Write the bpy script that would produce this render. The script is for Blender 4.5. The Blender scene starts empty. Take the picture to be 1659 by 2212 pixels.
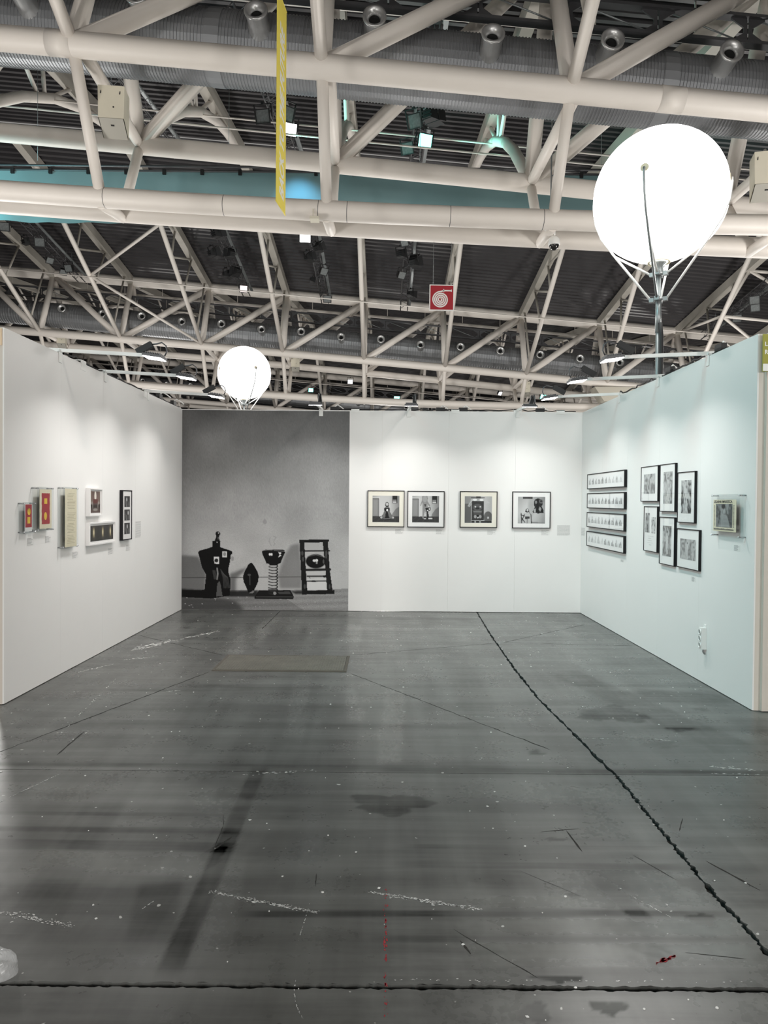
import bpy, math, random
import numpy as np
from mathutils import Vector, Matrix
random.seed(7); RNG = np.random.default_rng(7)
SC = bpy.context.scene
COL = SC.collection
PI = math.pi

# ------------------------------------------------------------------ camera
cam_d = bpy.data.cameras.new('camera'); cam = bpy.data.objects.new('camera', cam_d); COL.objects.link(cam)
cam_d.sensor_fit = 'VERTICAL'; cam_d.sensor_height = 24.0
cam_d.lens = 1555.0 / 2212.0 * 24.0
cam_d.clip_end = 400
PITCH, ROLL = 0.0148, 0.0084
fw = Vector((0, math.cos(PITCH), -math.sin(PITCH))); up = Vector((0, math.sin(PITCH), math.cos(PITCH))); rt = Vector((1, 0, 0))
xr = math.cos(ROLL) * rt + math.sin(ROLL) * up; ur = -math.sin(ROLL) * rt + math.cos(ROLL) * up
cam.matrix_world = Matrix(((xr.x, ur.x, -fw.x, 0), (xr.y, ur.y, -fw.y, 0), (xr.z, ur.z, -fw.z, 1.648), (0, 0, 0, 1)))
SC.camera = cam

# ------------------------------------------------------------------ world, exposure, hall lamps
w = bpy.data.worlds.new('hall_air'); SC.world = w; w.use_nodes = True
bg = w.node_tree.nodes['Background']; bg.inputs[0].default_value = (1.0, 0.97, 0.93, 1); bg.inputs[1].default_value = 0.25
SC.view_settings.view_transform = 'Standard'; SC.view_settings.look = 'None'
SC.view_settings.exposure = 0.12; SC.view_settings.gamma = 1.0
SC.view_settings.use_curve_mapping = False

def lamp(name, kind, loc, energy, color=(1, 1, 1), target=None, size=0.5, size_y=None, spot=None, blend=0.5, parent=None):
    d = bpy.data.lights.new(name, kind); d.energy = energy; d.color = color
    if kind == 'AREA':
        d.size = size
        if size_y: d.shape = 'RECTANGLE'; d.size_y = size_y
    else:
        d.shadow_soft_size = size
    if kind == 'SPOT': d.spot_size = spot; d.spot_blend = blend
    o = bpy.data.objects.new(name, d); COL.objects.link(o); o.location = loc
    if target is not None:
        o.rotation_euler = (Vector(target) - Vector(loc)).to_track_quat('-Z', 'Y').to_euler()
    if parent: o.parent = parent
    return o

# unseen point lamps added as hall fill, no balloons modelled; then the spots
for (x, y, z, e) in ((-9.0, -5.0, 3.2, 1700), (9.0, -6.0, 3.2, 1850), (0.0, -13.0, 3.4, 1800), (-10.0, 11.0, 3.2, 1500), (10.5, 12.0, 3.2, 1500), (-15.0, 26.0, 3.4, 2600), (15.5, 26.0, 3.4, 2600),
                     (-17.0, 40.0, 3.4, 1500), (18.0, 40.0, 3.4, 1500), (0.0, 36.0, 3.4, 1500), (0.5, 23.5, 3.4, 600), (-20.0, 60.0, 3.4, 2600), (20.0, 60.0, 3.4, 2600), (0.0, 58.0, 3.4, 1600)):
    lamp('hall_fill_lamp', 'POINT', (x, y, z), e, (1.0, 0.97, 0.93), size=0.72)
lamp('hall_flood_teal', 'SPOT', (-7.0, 3.0, 10.5), 2500, (0.42, 0.95, 1.0), (2.95, 7.0, 1.2), 2.2, spot=0.8, blend=0.9)
lamp('hall_flood_warm', 'SPOT', (7.0, 1.0, 10.5), 900, (1.0, 0.88, 0.80), (-3.0, 7.0, 1.5), 0.4, spot=1.0, blend=0.8)
lamp('floor_patch_spot', 'SPOT', (3.6, 10.2, 10.2), 2100, (1.0, 0.96, 0.93), (1.02, 2.72, 0.0), 0.25, spot=0.20, blend=1.0)  # unseen spot added to brighten the floor patch at lower right
lamp('floor_patch_spot', 'SPOT', (-4.5, 11.5, 10.2), 180, (1.0, 0.98, 0.97), (-1.15, 3.30, 0.0), 0.25, spot=0.22, blend=1.0)  # weaker unseen spot, added for the pale floor patch at left
lamp('fabric_flood_teal', 'SPOT', (-13.6, 20.2, 9.0), 620, (0.42, 0.95, 1.0), (-10.0, 22.0, 10.9), 0.2, spot=2.3, blend=0.9)
lamp('fabric_flood_blue', 'SPOT', (-2.9, 20.6, 12.1), 380, (0.25, 0.65, 1.0), (-2.6, 22.0, 10.3), 0.1, spot=1.0, blend=1.0)
for (x, y) in ((-3.6, 24.0), (1.5, 25.0), (9.0, 26.0)):
    lamp('arch_flood_teal', 'SPOT', (x, y, 12.6), 500, (0.25, 1.0, 0.85), (x + 2.4, y - 0.5, 13.4), 0.2, spot=1.6, blend=0.6)

# ------------------------------------------------------------------ helpers
def s2l(c):
    return tuple(((v / 255) / 12.92 if v / 255 <= 0.04045 else ((v / 255 + 0.055) / 1.055) ** 2.4) for v in c)

def mat(name, rgb, rough=0.6, metal=0.0, var=0.0, scale=6.0, bump=0.0, bscale=60.0, emit=None, estr=0.0, spec=0.5, alpha=None):
    m = bpy.data.materials.new(name); m.use_nodes = True
    nt = m.node_tree; b = nt.nodes['Principled BSDF']
    rgb = tuple(rgb)[:3]
    b.inputs['Base Color'].default_value = (*rgb, 1); b.inputs['Roughness'].default_value = rough; b.inputs['Metallic'].default_value = metal
    b.inputs['Specular IOR Level'].default_value = spec
    if var or bump:
        tc = nt.nodes.new('ShaderNodeTexCoord')
    if var:
        n = nt.nodes.new('ShaderNodeTexNoise'); n.inputs['Scale'].default_value = scale; n.inputs['Detail'].default_value = 4
        r = nt.nodes.new('ShaderNodeMapRange'); r.inputs[3].default_value = 1 - var; r.inputs[4].default_value = 1 + var
        mx = nt.nodes.new('ShaderNodeMix'); mx.data_type = 'RGBA'; mx.blend_type = 'MULTIPLY'; mx.inputs[0].default_value = 1
        nt.links.new(tc.outputs['Object'], n.inputs['Vector']); nt.links.new(n.outputs[0], r.inputs[0])
        mx.inputs[6].default_value = (*rgb, 1); nt.links.new(r.outputs[0], mx.inputs[7]); nt.links.new(mx.outputs[2], b.inputs['Base Color'])
    if bump:
        n2 = nt.nodes.new('ShaderNodeTexNoise'); n2.inputs['Scale'].default_value = bscale
        bp = nt.nodes.new('ShaderNodeBump'); bp.inputs['Strength'].default_value = bump; bp.inputs['Distance'].default_value = 0.01
        nt.links.new(tc.outputs['Object'], n2.inputs['Vector']); nt.links.new(n2.outputs[0], bp.inputs['Height']); nt.links.new(bp.outputs[0], b.inputs['Normal'])
    if emit:
        b.inputs['Emission Color'].default_value = (*emit, 1); b.inputs['Emission Strength'].default_value = estr
    return m

def glassy(name, tint=(1, 1, 1), refl=0.06, rough=0.02):
    m = bpy.data.materials.new(name); m.use_nodes = True; nt = m.node_tree
    for n in list(nt.nodes): nt.nodes.remove(n)
    out = nt.nodes.new('ShaderNodeOutputMaterial'); t = nt.nodes.new('ShaderNodeBsdfTransparent'); t.inputs[0].default_value = (*tint, 1)
    g = nt.nodes.new('ShaderNodeBsdfGlossy'); g.inputs['Roughness'].default_value = rough
    lw = nt.nodes.new('ShaderNodeLayerWeight'); lw.inputs[0].default_value = 0.31; geo = nt.nodes.new('ShaderNodeNewGeometry')
    fr = nt.nodes.new('ShaderNodeMath'); fr.operation = 'MULTIPLY'; inv = nt.nodes.new('ShaderNodeMath'); inv.operation = 'SUBTRACT'; inv.inputs[0].default_value = 1.0
    nt.links.new(geo.outputs['Backfacing'], inv.inputs[1]); nt.links.new(lw.outputs['Fresnel'], fr.inputs[0]); nt.links.new(inv.outputs[0], fr.inputs[1])
    mx = nt.nodes.new('ShaderNodeMixShader')
    nt.links.new(fr.outputs[0], mx.inputs[0]); nt.links.new(t.outputs[0], mx.inputs[1]); nt.links.new(g.outputs[0], mx.inputs[2]); nt.links.new(mx.outputs[0], out.inputs[0])
    return m

class MB:
    def __init__(s): s.v = []; s.f = []; s.sm = []
    def add(s, vs, fs, smooth=False):
        o = len(s.v); s.v += [tuple(p) for p in vs]
        for q in fs: s.f.append(tuple(i + o for i in q)); s.sm.append(smooth)
        return s
    def box(s, c, size, M=None):
        hx, hy, hz = (k / 2 for k in size); P = [Vector((x, y, z)) for x in (-hx, hx) for y in (-hy, hy) for z in (-hz, hz)]
        if M is not None: P = [M @ p for p in P]
        c = Vector(c); P = [p + c for p in P]
        return s.add(P, [(0, 1, 3, 2), (4, 6, 7, 5), (0, 4, 5, 1), (2, 3, 7, 6), (0, 2, 6, 4), (1, 5, 7, 3)])
    def b2(s, a, b):
        a = Vector(a); b = Vector(b); return s.box((a + b) / 2, [abs(k) for k in (b - a)])
    def beam(s, p0, p1, wd, ht):
        p0 = Vector(p0); p1 = Vector(p1); d = (p1 - p0); L = d.length; d.normalize()
        sd = d.cross(Vector((0, 0, 1)));
        if sd.length < 1e-3: sd = Vector((1, 0, 0))
        sd.normalize(); u = sd.cross(d)
        P = []
        for q in (p0, p1):
            for a, b in ((-1, -1), (1, -1), (1, 1), (-1, 1)): P.append(q + sd * a * wd / 2 + u * b * ht / 2)
        return s.add(P, [(3, 2, 1, 0), (4, 5, 6, 7), (0, 1, 5, 4), (1, 2, 6, 5), (2, 3, 7, 6), (3, 0, 4, 7)])
    def tube(s, path, r, n=12, cap=True, smooth=True):
        path = [Vector(p) for p in path]; rs = r if isinstance(r, (list, tuple)) else [r] * len(path)
        vs = []; ref = None
        for i, p in enumerate(path):
            t = (path[min(i + 1, len(path) - 1)] - path[max(i - 1, 0)]).normalized()
            if ref is None:
                ref = t.cross(Vector((0, 0, 1)))
                if ref.length < 1e-3: ref = Vector((1, 0, 0))
            a = (ref - t * ref.dot(t)).normalized(); ref = a; b = t.cross(a)
            for k in range(n):
                an = 2 * PI * k / n; vs.append(p + (a * math.cos(an) + b * math.sin(an)) * rs[i])
        fs = [(i * n + k, i * n + (k + 1) % n, (i + 1) * n + (k + 1) % n, (i + 1) * n + k) for i in range(len(path) - 1) for k in range(n)]
        s.add(vs, fs, smooth)
        if cap:
            o = len(s.v) - len(vs)
            s.f.append(tuple(o + k for k in reversed(range(n)))); s.sm.append(False)
            s.f.append(tuple(o + (len(path) - 1) * n + k for k in range(n))); s.sm.append(False)
        return s
    def lathe(s, prof, c=(0, 0, 0), n=24, axis='Z', smooth=True):
        c = Vector(c); vs = []
        for (r, z) in prof:
            for k in range(n):
                a = 2 * PI * k / n; x, y = r * math.cos(a), r * math.sin(a)
                vs.append(c + {'Z': Vector((x, y, z)), 'Y': Vector((x, z, -y)), 'X': Vector((z, x, y))}[axis])
        fs = [(i * n + k, i * n + (k + 1) % n, (i + 1) * n + (k + 1) % n, (i + 1) * n + k) for i in range(len(prof) - 1) for k in range(n)]
        return s.add(vs, fs, smooth)
    def prism(s, poly, z0, z1, M=None):
        n = len(poly); P = [Vector((x, y, z0)) for x, y in poly] + [Vector((x, y, z1)) for x, y in poly]
        if M is not None: P = [M @ p for p in P]
        return s.add(P, [tuple(reversed(range(n))), tuple(range(n, 2 * n))] + [(i, (i + 1) % n, n + (i + 1) % n, n + i) for i in range(n)])
    def mesh(s, name, m):
        me = bpy.data.meshes.new(name); me.from_pydata(s.v, [], s.f)
        me.polygons.foreach_set('use_smooth', s.sm)
        if m: me.materials.append(m)
        me.update(); return me

def obj(name, mb, m, parent=None, loc=None):
    me = mb.mesh(name, m) if isinstance(mb, MB) else mb
    o = bpy.data.objects.new(name, me); COL.objects.link(o)
    if parent: o.parent = parent
    if loc is not None: o.location = loc
    return o
def tag(o, label, cat, group=None, kind=None):
    o['label'] = label; o['category'] = cat
    if group: o['group'] = group
    if kind: o['kind'] = kind
    return o
def thing(name, label, cat, loc=(0, 0, 0), rot=(0, 0, 0), group=None):
    o = bpy.data.objects.new(name, None); COL.objects.link(o); o.location = loc; o.rotation_euler = rot; o.empty_display_size = 0.1
    return tag(o, label, cat, group)
def struct(name, mb, m, parent=None, kind='structure'):
    o = obj(name, mb, m, parent)
    o['kind'] = kind; return o
def dup(root, loc=None, rot=None, label=None):
    c = root.copy(); COL.objects.link(c)
    if loc is not None: c.location = loc
    if rot is not None: c.rotation_euler = rot
    if label: c['label'] = label
    for ch in root.children:
        d = ch.copy(); COL.objects.link(d); d.parent = c
        for g in ch.children:
            e = g.copy(); COL.objects.link(e); e.parent = d
    return c
def text_mb(txt, size, shear=0.0, offset=0.0, depth=0.0005, align='LEFT', sx=1.0):
    cu = bpy.data.curves.new('t', 'FONT'); cu.body = txt; cu.size = size; cu.shear = shear; cu.offset = offset; cu.extrude = depth; cu.align_x = align; cu.resolution_u = 4
    o = bpy.data.objects.new('t', cu); COL.objects.link(o)
    me = bpy.data.meshes.new_from_object(o.evaluated_get(bpy.context.evaluated_depsgraph_get()))
    bpy.data.objects.remove(o); bpy.data.curves.remove(cu)
    mb = MB(); mb.add([(v.co.x * sx, v.co.y, v.co.z) for v in me.vertices], [tuple(p.vertices) for p in me.polygons])
    bpy.data.meshes.remove(me); return mb
def xform(mb, M):
    mb.v = [tuple(M @ Vector(p)) for p in mb.v]; return mb

# ------------------------------------------------------------------ materials
M = {}
M['wall'] = mat('white_wall_paint', (0.80, 0.79, 0.775), 0.75, var=0.015, scale=2.0, bump=0.03, bscale=120)
M['walledge'] = mat('raw_panel_edge', s2l((206, 198, 188)), 0.8, var=0.05)
M['wood'] = mat('pine_batten', s2l((226, 200, 170)), 0.7, var=0.1, scale=12)
M['steel'] = mat('cream_painted_steel', s2l((226, 219, 211)), 0.5, var=0.06, scale=1.2, bump=0.02, bscale=20)
M['rafter'] = mat('grey_cream_rafter_paint', s2l((176, 171, 162)), 0.6, var=0.10, scale=1.5)
M['deck'] = mat('dark_corrugated_deck', s2l((62, 60, 62)), 0.5, metal=0.1, var=0.12, scale=0.5)
M['duct'] = mat('galvanised_duct', s2l((148, 150, 153)), 0.50, metal=0.6, var=0.10, scale=2.5)
M['nozzle'] = mat('brushed_nozzle_metal', s2l((205, 205, 204)), 0.3, metal=0.65, var=0.05)
M['black'] = mat('matt_black', (0.012, 0.012, 0.013), 0.6)
M['void'] = mat('nozzle_dark_inside', (0.004, 0.004, 0.004), 0.9)
M['blackframe'] = mat('black_frame_lacquer', (0.008, 0.0075, 0.009), 0.5, spec=0.25)
M['darkmetal'] = mat('dark_grey_aluminium', (0.10, 0.10, 0.105), 0.45, metal=0.5, var=0.1)
M['grey'] = mat('galvanised_pole', s2l((150, 155, 156)), 0.4, metal=0.6, var=0.08)
M['white'] = mat('white_plastic', (0.80, 0.80, 0.78), 0.45)
M['whiteframe'] = mat('white_frame_paint', (0.80, 0.785, 0.775), 0.5)
M['cream'] = mat('cream_cabinet_paint', s2l((214, 208, 190)), 0.55, var=0.03)
M['mat'] = mat('white_mount_board', (0.82, 0.81, 0.80), 0.85)
M['matcream'] = mat('cream_mount_board', (0.80, 0.77, 0.68), 0.85)
M['paper'] = mat('aged_cream_paper', s2l((232, 221, 194)), 0.9, var=0.05, scale=25)
M['red'] = mat('dull_red_paint', s2l((170, 38, 48)), 0.8, var=0.12, scale=30)
M['yellow'] = mat('yellow_paint', s2l((238, 196, 60)), 0.8, var=0.06, scale=30)
M['ink'] = mat('grey_print_ink', (0.30, 0.30, 0.30), 0.9)
M['inkdark'] = mat('black_print_ink', (0.03, 0.03, 0.03), 0.9)
M['label'] = mat('clear_label_film', (0.755, 0.745, 0.73), 0.7)
M['glass'] = glassy('picture_glass'); M['acrylic'] = glassy('acrylic_sheet', (0.955, 0.965, 0.965), rough=0.04)
M['chrome'] = mat('chrome_pin', (0.45, 0.46, 0.47), 0.25, metal=0.9)
M['balloon'] = mat('lit_balloon_fabric', (0.9, 0.9, 0.9), 0.6, emit=(1.0, 0.985, 0.95), estr=6.5)
M['led'] = mat('led_panel_lit', (0.9, 0.9, 0.9), 0.4, emit=(1.0, 0.985, 0.96), estr=14.0)
M['lens'] = mat('unlit_flood_glass', s2l((118, 122, 122)), 0.2, var=0.5, scale=16)
M['lens_white'] = mat('lit_flood_glass', (0.9, 0.9, 0.9), 0.3, emit=(1.0, 0.97, 0.95), estr=6.0)
M['lens_pink'] = mat('pink_lit_flood_glass', (0.8, 0.75, 0.75), 0.3, emit=(1.0, 0.84, 0.84), estr=0.75)
M['lens_teal'] = mat('teal_lit_flood_glass', (0.5, 0.9, 0.8), 0.3, emit=(0.22, 1.0, 0.78), estr=3.2)
M['banner'] = mat('yellow_banner_cloth', s2l((240, 220, 92)), 0.7, var=0.03)
M['bannertext'] = mat('white_banner_letters', (0.85, 0.85, 0.80), 0.7)
M['signred'] = mat('sign_red', s2l((158, 26, 40)), 0.5)
M['signolive'] = mat('olive_sign_board', s2l((156, 152, 62)), 0.6)
M['fabric'] = mat('teal_grey_fabric', s2l((120, 152, 156)), 0.8, var=0.05, scale=0.8)
M['far'] = mat('dark_hall_wall', (0.035, 0.035, 0.036), 0.9)
M['column'] = mat('beige_column_cladding', s2l((196, 190, 176)), 0.7)
def bag_mat():
    m = mat('translucent_plastic_film', (0.80, 0.82, 0.83), 0.25); nt = m.node_tree; b = nt.nodes['Principled BSDF']
    t = nt.nodes.new('ShaderNodeBsdfTransparent'); mx = nt.nodes.new('ShaderNodeMixShader'); mx.inputs[0].default_value = 0.45
    out = [n for n in nt.nodes if n.type == 'OUTPUT_MATERIAL'][0]
    nt.links.new(t.outputs[0], mx.inputs[1]); nt.links.new(b.outputs[0], mx.inputs[2]); nt.links.new(mx.outputs[0], out.inputs[0]); return m
M['bag'] = bag_mat()
def print_mat(name, rough=0.55):
    m = mat(name, (1, 1, 1), rough); nt = m.node_tree; a = nt.nodes.new('ShaderNodeAttribute'); a.attribute_name = 'print_color'
    nt.links.new(a.outputs['Color'], nt.nodes['Principled BSDF'].inputs['Base Color']); return m
M['print'] = print_mat('photo_print', 0.7); M['print'].node_tree.nodes['Principled BSDF'].inputs['Specular IOR Level'].default_value = 0.15; M['wallpaper'] = print_mat('wallpaper_print', 0.9); M['wallpaper'].node_tree.nodes['Principled BSDF'].inputs['Specular IOR Level'].default_value = 0.15

def floor_mat():
    m = bpy.data.materials.new('worn_grey_concrete'); m.use_nodes = True; nt = m.node_tree; N = nt.nodes; Lk = nt.links
    b = N['Principled BSDF']
    tc = N.new('ShaderNodeTexCoord'); P = tc.outputs['Object']
    def math_(op, a, c=None, d=None, clamp=False):
        n = N.new('ShaderNodeMath'); n.operation = op; n.use_clamp = clamp
        for i, v in enumerate((a, c, d)):
            if v is None: continue
            if isinstance(v, (int, float)): n.inputs[i].default_value = v
            else: Lk.new(v, n.inputs[i])
        return n.outputs[0]
    def rng(v, a, bb, lo, hi, smooth=True):
        n = N.new('ShaderNodeMapRange'); n.interpolation_type = 'SMOOTHSTEP' if smooth else 'LINEAR'
        Lk.new(v, n.inputs[0])
        for i, k in enumerate((a, bb, lo, hi)): n.inputs[i + 1].default_value = k
        return n.outputs[0]
    def noise(scale, sx=1, sy=1, detail=5, rough=0.6, off=0):
        mp = N.new('ShaderNodeMapping'); mp.inputs['Scale'].default_value = (sx, sy, 1); mp.inputs['Location'].default_value = (off, off * 0.7, 0)
        Lk.new(P, mp.inputs[0]); n = N.new('ShaderNodeTexNoise'); n.inputs['Scale'].default_value = scale; n.inputs['Detail'].default_value = detail; n.inputs['Roughness'].default_value = rough
        Lk.new(mp.outputs[0], n.inputs['Vector']); return n.outputs[0]
    def add(a, c): return c if a is None else math_('ADD', a, c, clamp=True)
    nbig = noise(0.55, 1, 1, 4); nmid = noise(3.0, 1, 1, 4, 0.6, 3.1); nfine = noise(30, 1, 1, 2, 0.5)
    nstreak = noise(2.2, 0.22, 3.2, 5, 0.6, 5); nstreak2 = noise(1.3, 3.0, 0.25, 4, 0.6, 9)
    val = math_('ADD', rng(nbig, 0.3, 0.7, -0.08, 0.08), rng(nmid, 0.25, 0.75, -0.07, 0.07))
    val = math_('ADD', val, rng(nstreak, 0.3, 0.72, -0.17, 0.17))
    val = math_('ADD', val, rng(nstreak2, 0.35, 0.7, -0.13, 0.13))
    val = math_('ADD', val, rng(nfine, 0.3, 0.7, -0.02, 0.02))
    wa = N.new('ShaderNodeAttribute'); wa.attribute_name = 'wear_sheen'; dark = math_('MULTIPLY', wa.outputs['Fac'], rng(nmid, 0.25, 0.65, 0.9, 1.5))
    speck = rng(noise(26, 1, 1, 1, 0.4, 11), 0.765, 0.79, 0, 1)
    scuff = math_('MULTIPLY', speck, 0.7)
    v = math_('MULTIPLY', 0.105, math_('SUBTRACT', math_('ADD', 1.0, math_('MULTIPLY', val, 1.5)), dark))
    cc = N.new('ShaderNodeCombineColor'); Lk.new(math_('MULTIPLY', v, 0.985), cc.inputs[0]); Lk.new(math_('MULTIPLY', v, 1.01), cc.inputs[1]); Lk.new(math_('MULTIPLY', v, 0.96), cc.inputs[2])
    def mixc(fac, a, rgb):
        mx = N.new('ShaderNodeMix'); mx.data_type = 'RGBA'; Lk.new(fac, mx.inputs[0]); Lk.new(a, mx.inputs[6]); mx.inputs[7].default_value = (*rgb, 1); return mx.outputs[2]
    col = mixc(scuff, cc.outputs[0], (0.72, 0.72, 0.69))
    Lk.new(col, b.inputs['Base Color'])
    rgh = math_('ADD', 0.31, math_('ADD', rng(nmid, 0.2, 0.8, -0.06, 0.06), math_('ADD', math_('MULTIPLY', dark, 0.30), rng(nfine, 0.3, 0.7, -0.025, 0.025))))
    Lk.new(rgh, b.inputs['Roughness'])
    sp_ = math_('SUBTRACT', 0.46, math_('MULTIPLY', dark, 0.55), clamp=True); Lk.new(math_('ADD', sp_, rng(nstreak, 0.3, 0.72, -0.06, 0.06)), b.inputs['Specular IOR Level'])
    bp = N.new('ShaderNodeBump'); bp.inputs['Strength'].default_value = 0.035; bp.inputs['Distance'].default_value = 0.004
    Lk.new(math_('ADD', math_('MULTIPLY', nfine, 0.5), nbig), bp.inputs['Height']); Lk.new(bp.outputs[0], b.inputs['Normal'])
    return m
M['floor'] = floor_mat()
M['joint'] = mat('dirty_joint_filler', (0.022, 0.021, 0.018), 0.95, var=0.5, scale=40, bump=0.6, bscale=80)

# ------------------------------------------------------------------ floor: slabs with recessed joints
fl = struct('floor', MB().b2((-60, -20, -0.12), (60, 125, -0.022)), M['joint'])
J1 = [(-20, 1.42), (2.0, 1.43), (2.618, 1.423), (2.822, 1.424), (3.002, 1.406), (3.566, 1.411), (4.322, 1.42), (4.635, 1.393), (5.221, 1.364), (5.99, 1.311), (7.064, 1.305), (8.904, 1.336), (10.776, 1.405), (125, 1.5)]
def j1x(y): return float(np.interp(y, [a for a, _ in J1], [b for _, b in J1]))
def jit(k, amp):
    return amp * (math.sin(k * 5.1) * 0.12 + math.sin(k * 13.7 + 1) * 0.18 + (random.random() - 0.5) * 1.4)
WEAR_SHEEN = [((-0.755, 4.4), (-0.735, 2.5), 0.095, 0.34), ((-0.52, 2.845), (1.40, 2.875), 0.045, 0.28), ((0.0, 2.69), (1.38, 2.69), 0.04, 0.15),
        ((-3.6, 4.44), (3.2, 4.40), 0.075, 0.26), ((-2.4, 3.565), (-0.72, 3.56), 0.06, 0.2), ((-2.4, 3.42), (-0.7, 3.39), 0.10, 0.22), ((-2.3, 3.75), (-0.8, 3.74), 0.04, 0.14),
        ((-1.5, 3.9), (-1.35, 2.7), 0.22, 0.12), ((0.15, 3.42), (1.35, 3.42), 0.05, 0.16), ((0.1, 3.25), (1.35, 3.24), 0.06, 0.18), ((0.3, 2.56), (1.35, 2.57), 0.03, 0.12),
        ((-0.95, 3.1), (-0.86, 2.65), 0.18, 0.14), ((0.95, 3.15), (1.05, 2.8), 0.09, 0.24), ((-2.4, 6.2), (-0.5, 6.3), 0.12, 0.10), ((-2.0, 5.3), (0.6, 5.25), 0.10, 0.10), ((-0.6, 5.75), (1.2, 5.7), 0.09, 0.10),
        ((0.1, 6.3), (0.05, 4.5), 0.16, -0.14), ((-0.75, 6.8), (-0.62, 5.0), 0.14, -0.12), ((-0.3, 6.3), (-0.2, 5.4), 0.12, -0.10), ((-0.4, 9.6), (-0.38, 8.4), 0.25, -0.12),
        ((-1.4, 10.2), (-1.7, 7.7), 0.35, -0.12), ((0.35, 2.60), (1.4, 2.62), 0.14, -0.22), ((0.45, 2.78), (1.4, 2.78), 0.10, -0.20), ((0.7, 3.1), (1.4, 3.1), 0.22, -0.12), ((0.4, 2.95), (1.4, 2.95), 0.08, -0.14),  # pale bands at lower right paint the glossy floor highlight into the colour
        ((-1.25, 3.15), (-0.78, 3.2), 0.24, -0.12), ((-0.7, 3.3), (-0.62, 2.6), 0.16, -0.11), ((1.75, 7.0), (2.4, 4.8), 0.35, 0.12), ((2.2, 6.2), (2.9, 6.0), 0.4, 0.12), ((1.9, 5.3), (3.2, 5.25), 0.12, 0.10),  # pale band at left foreground: reflected light painted in as tone
        ((-2.7, 10.2), (1.2, 10.1), 0.25, 0.07), ((-2.0, 9.2), (1.2, 9.3), 0.2, -0.07), ((-1.0, 4.1), (-0.75, 3.7), 0.25, -0.12), ((-2.0, 4.0), (-0.9, 3.95), 0.18, -0.06), ((0.5, 4.15), (1.3, 4.0), 0.3, -0.08), ((-0.1, 2.75), (0.35, 2.75), 0.3, 0.08),
        ((-1.5, 3.0), (-0.8, 2.95), 0.35, 0.10), ((-1.6, 3.25), (-1.25, 3.2), 0.25, -0.14), ((0.2, 3.9), (0.2, 2.5), 0.25, 0.08), ((-2.3, 4.2), (-2.3, 3.0), 0.3, 0.10)]
STAIN = [((0.05, 3.90), 0.21, 0.13, 0.26), ((1.80, 5.60), 0.26, 0.20, 0.26), ((2.18, 5.24), 0.11, 0.05, 0.24), ((1.28, 2.83), 0.055, 0.045, 0.26), ((2.55, 5.75), 0.06, 0.05, 0.2), ((1.02, 4.72), 0.045, 0.05, 0.3),
         ((-0.78, 3.30), 0.05, 0.10, 0.12), ((0.62, 2.47), 0.09, 0.02, 0.35), ((0.75, 2.33), 0.06, 0.03, 0.3), ((0.5, 2.3), 0.05, 0.05, 0.25), ((1.35, 3.1), 0.06, 0.06, 0.25), ((0.85, 3.5), 0.05, 0.02, 0.22), ((0.8, 3.0), 0.03, 0.015, 0.4), ((1.9, 4.9), 0.12, 0.06, 0.15)]
def wear_sheen_at(X, Y):  # worn bands and stains, plus pale bands that paint floor highlights in
    W_ = np.zeros(X.shape)
    for p0, p1, wd, k in WEAR_SHEEN:
        dx, dy = p1[0] - p0[0], p1[1] - p0[1]; L = math.hypot(dx, dy); u = ((X - p0[0]) * dx + (Y - p0[1]) * dy) / L; v = (-(X - p0[0]) * dy + (Y - p0[1]) * dx) / L
        e = np.clip((wd / 2 - np.abs(v)) / (0.12 * wd + 0.004) + 0.5, 0, 1) * np.clip(u / 0.12 + 0.5, 0, 1) * np.clip((L - u) / 0.12 + 0.5, 0, 1); W_ += k * e
    for (cx, cy), rx, ry, k in STAIN:
        a = np.arctan2((Y - cy) / ry, (X - cx) / rx); d = np.hypot((X - cx) / rx, (Y - cy) / ry)
        lim = 1 + 0.18 * np.sin(3 * a + cx * 9) + 0.12 * np.sin(5 * a + cy * 7) + 0.06 * np.sin(11 * a); W_ += k * np.clip((lim - d) / 0.12 + 0.5, 0, 1)
    return W_
ROWS = [(-20, 2.42, None, (0.012, 0.006)), (2.42, 4.35, (0.012, 0.006), (0.0035, 0.0012)), (4.35, 125, (0.0035, 0.0012), None)]
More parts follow.
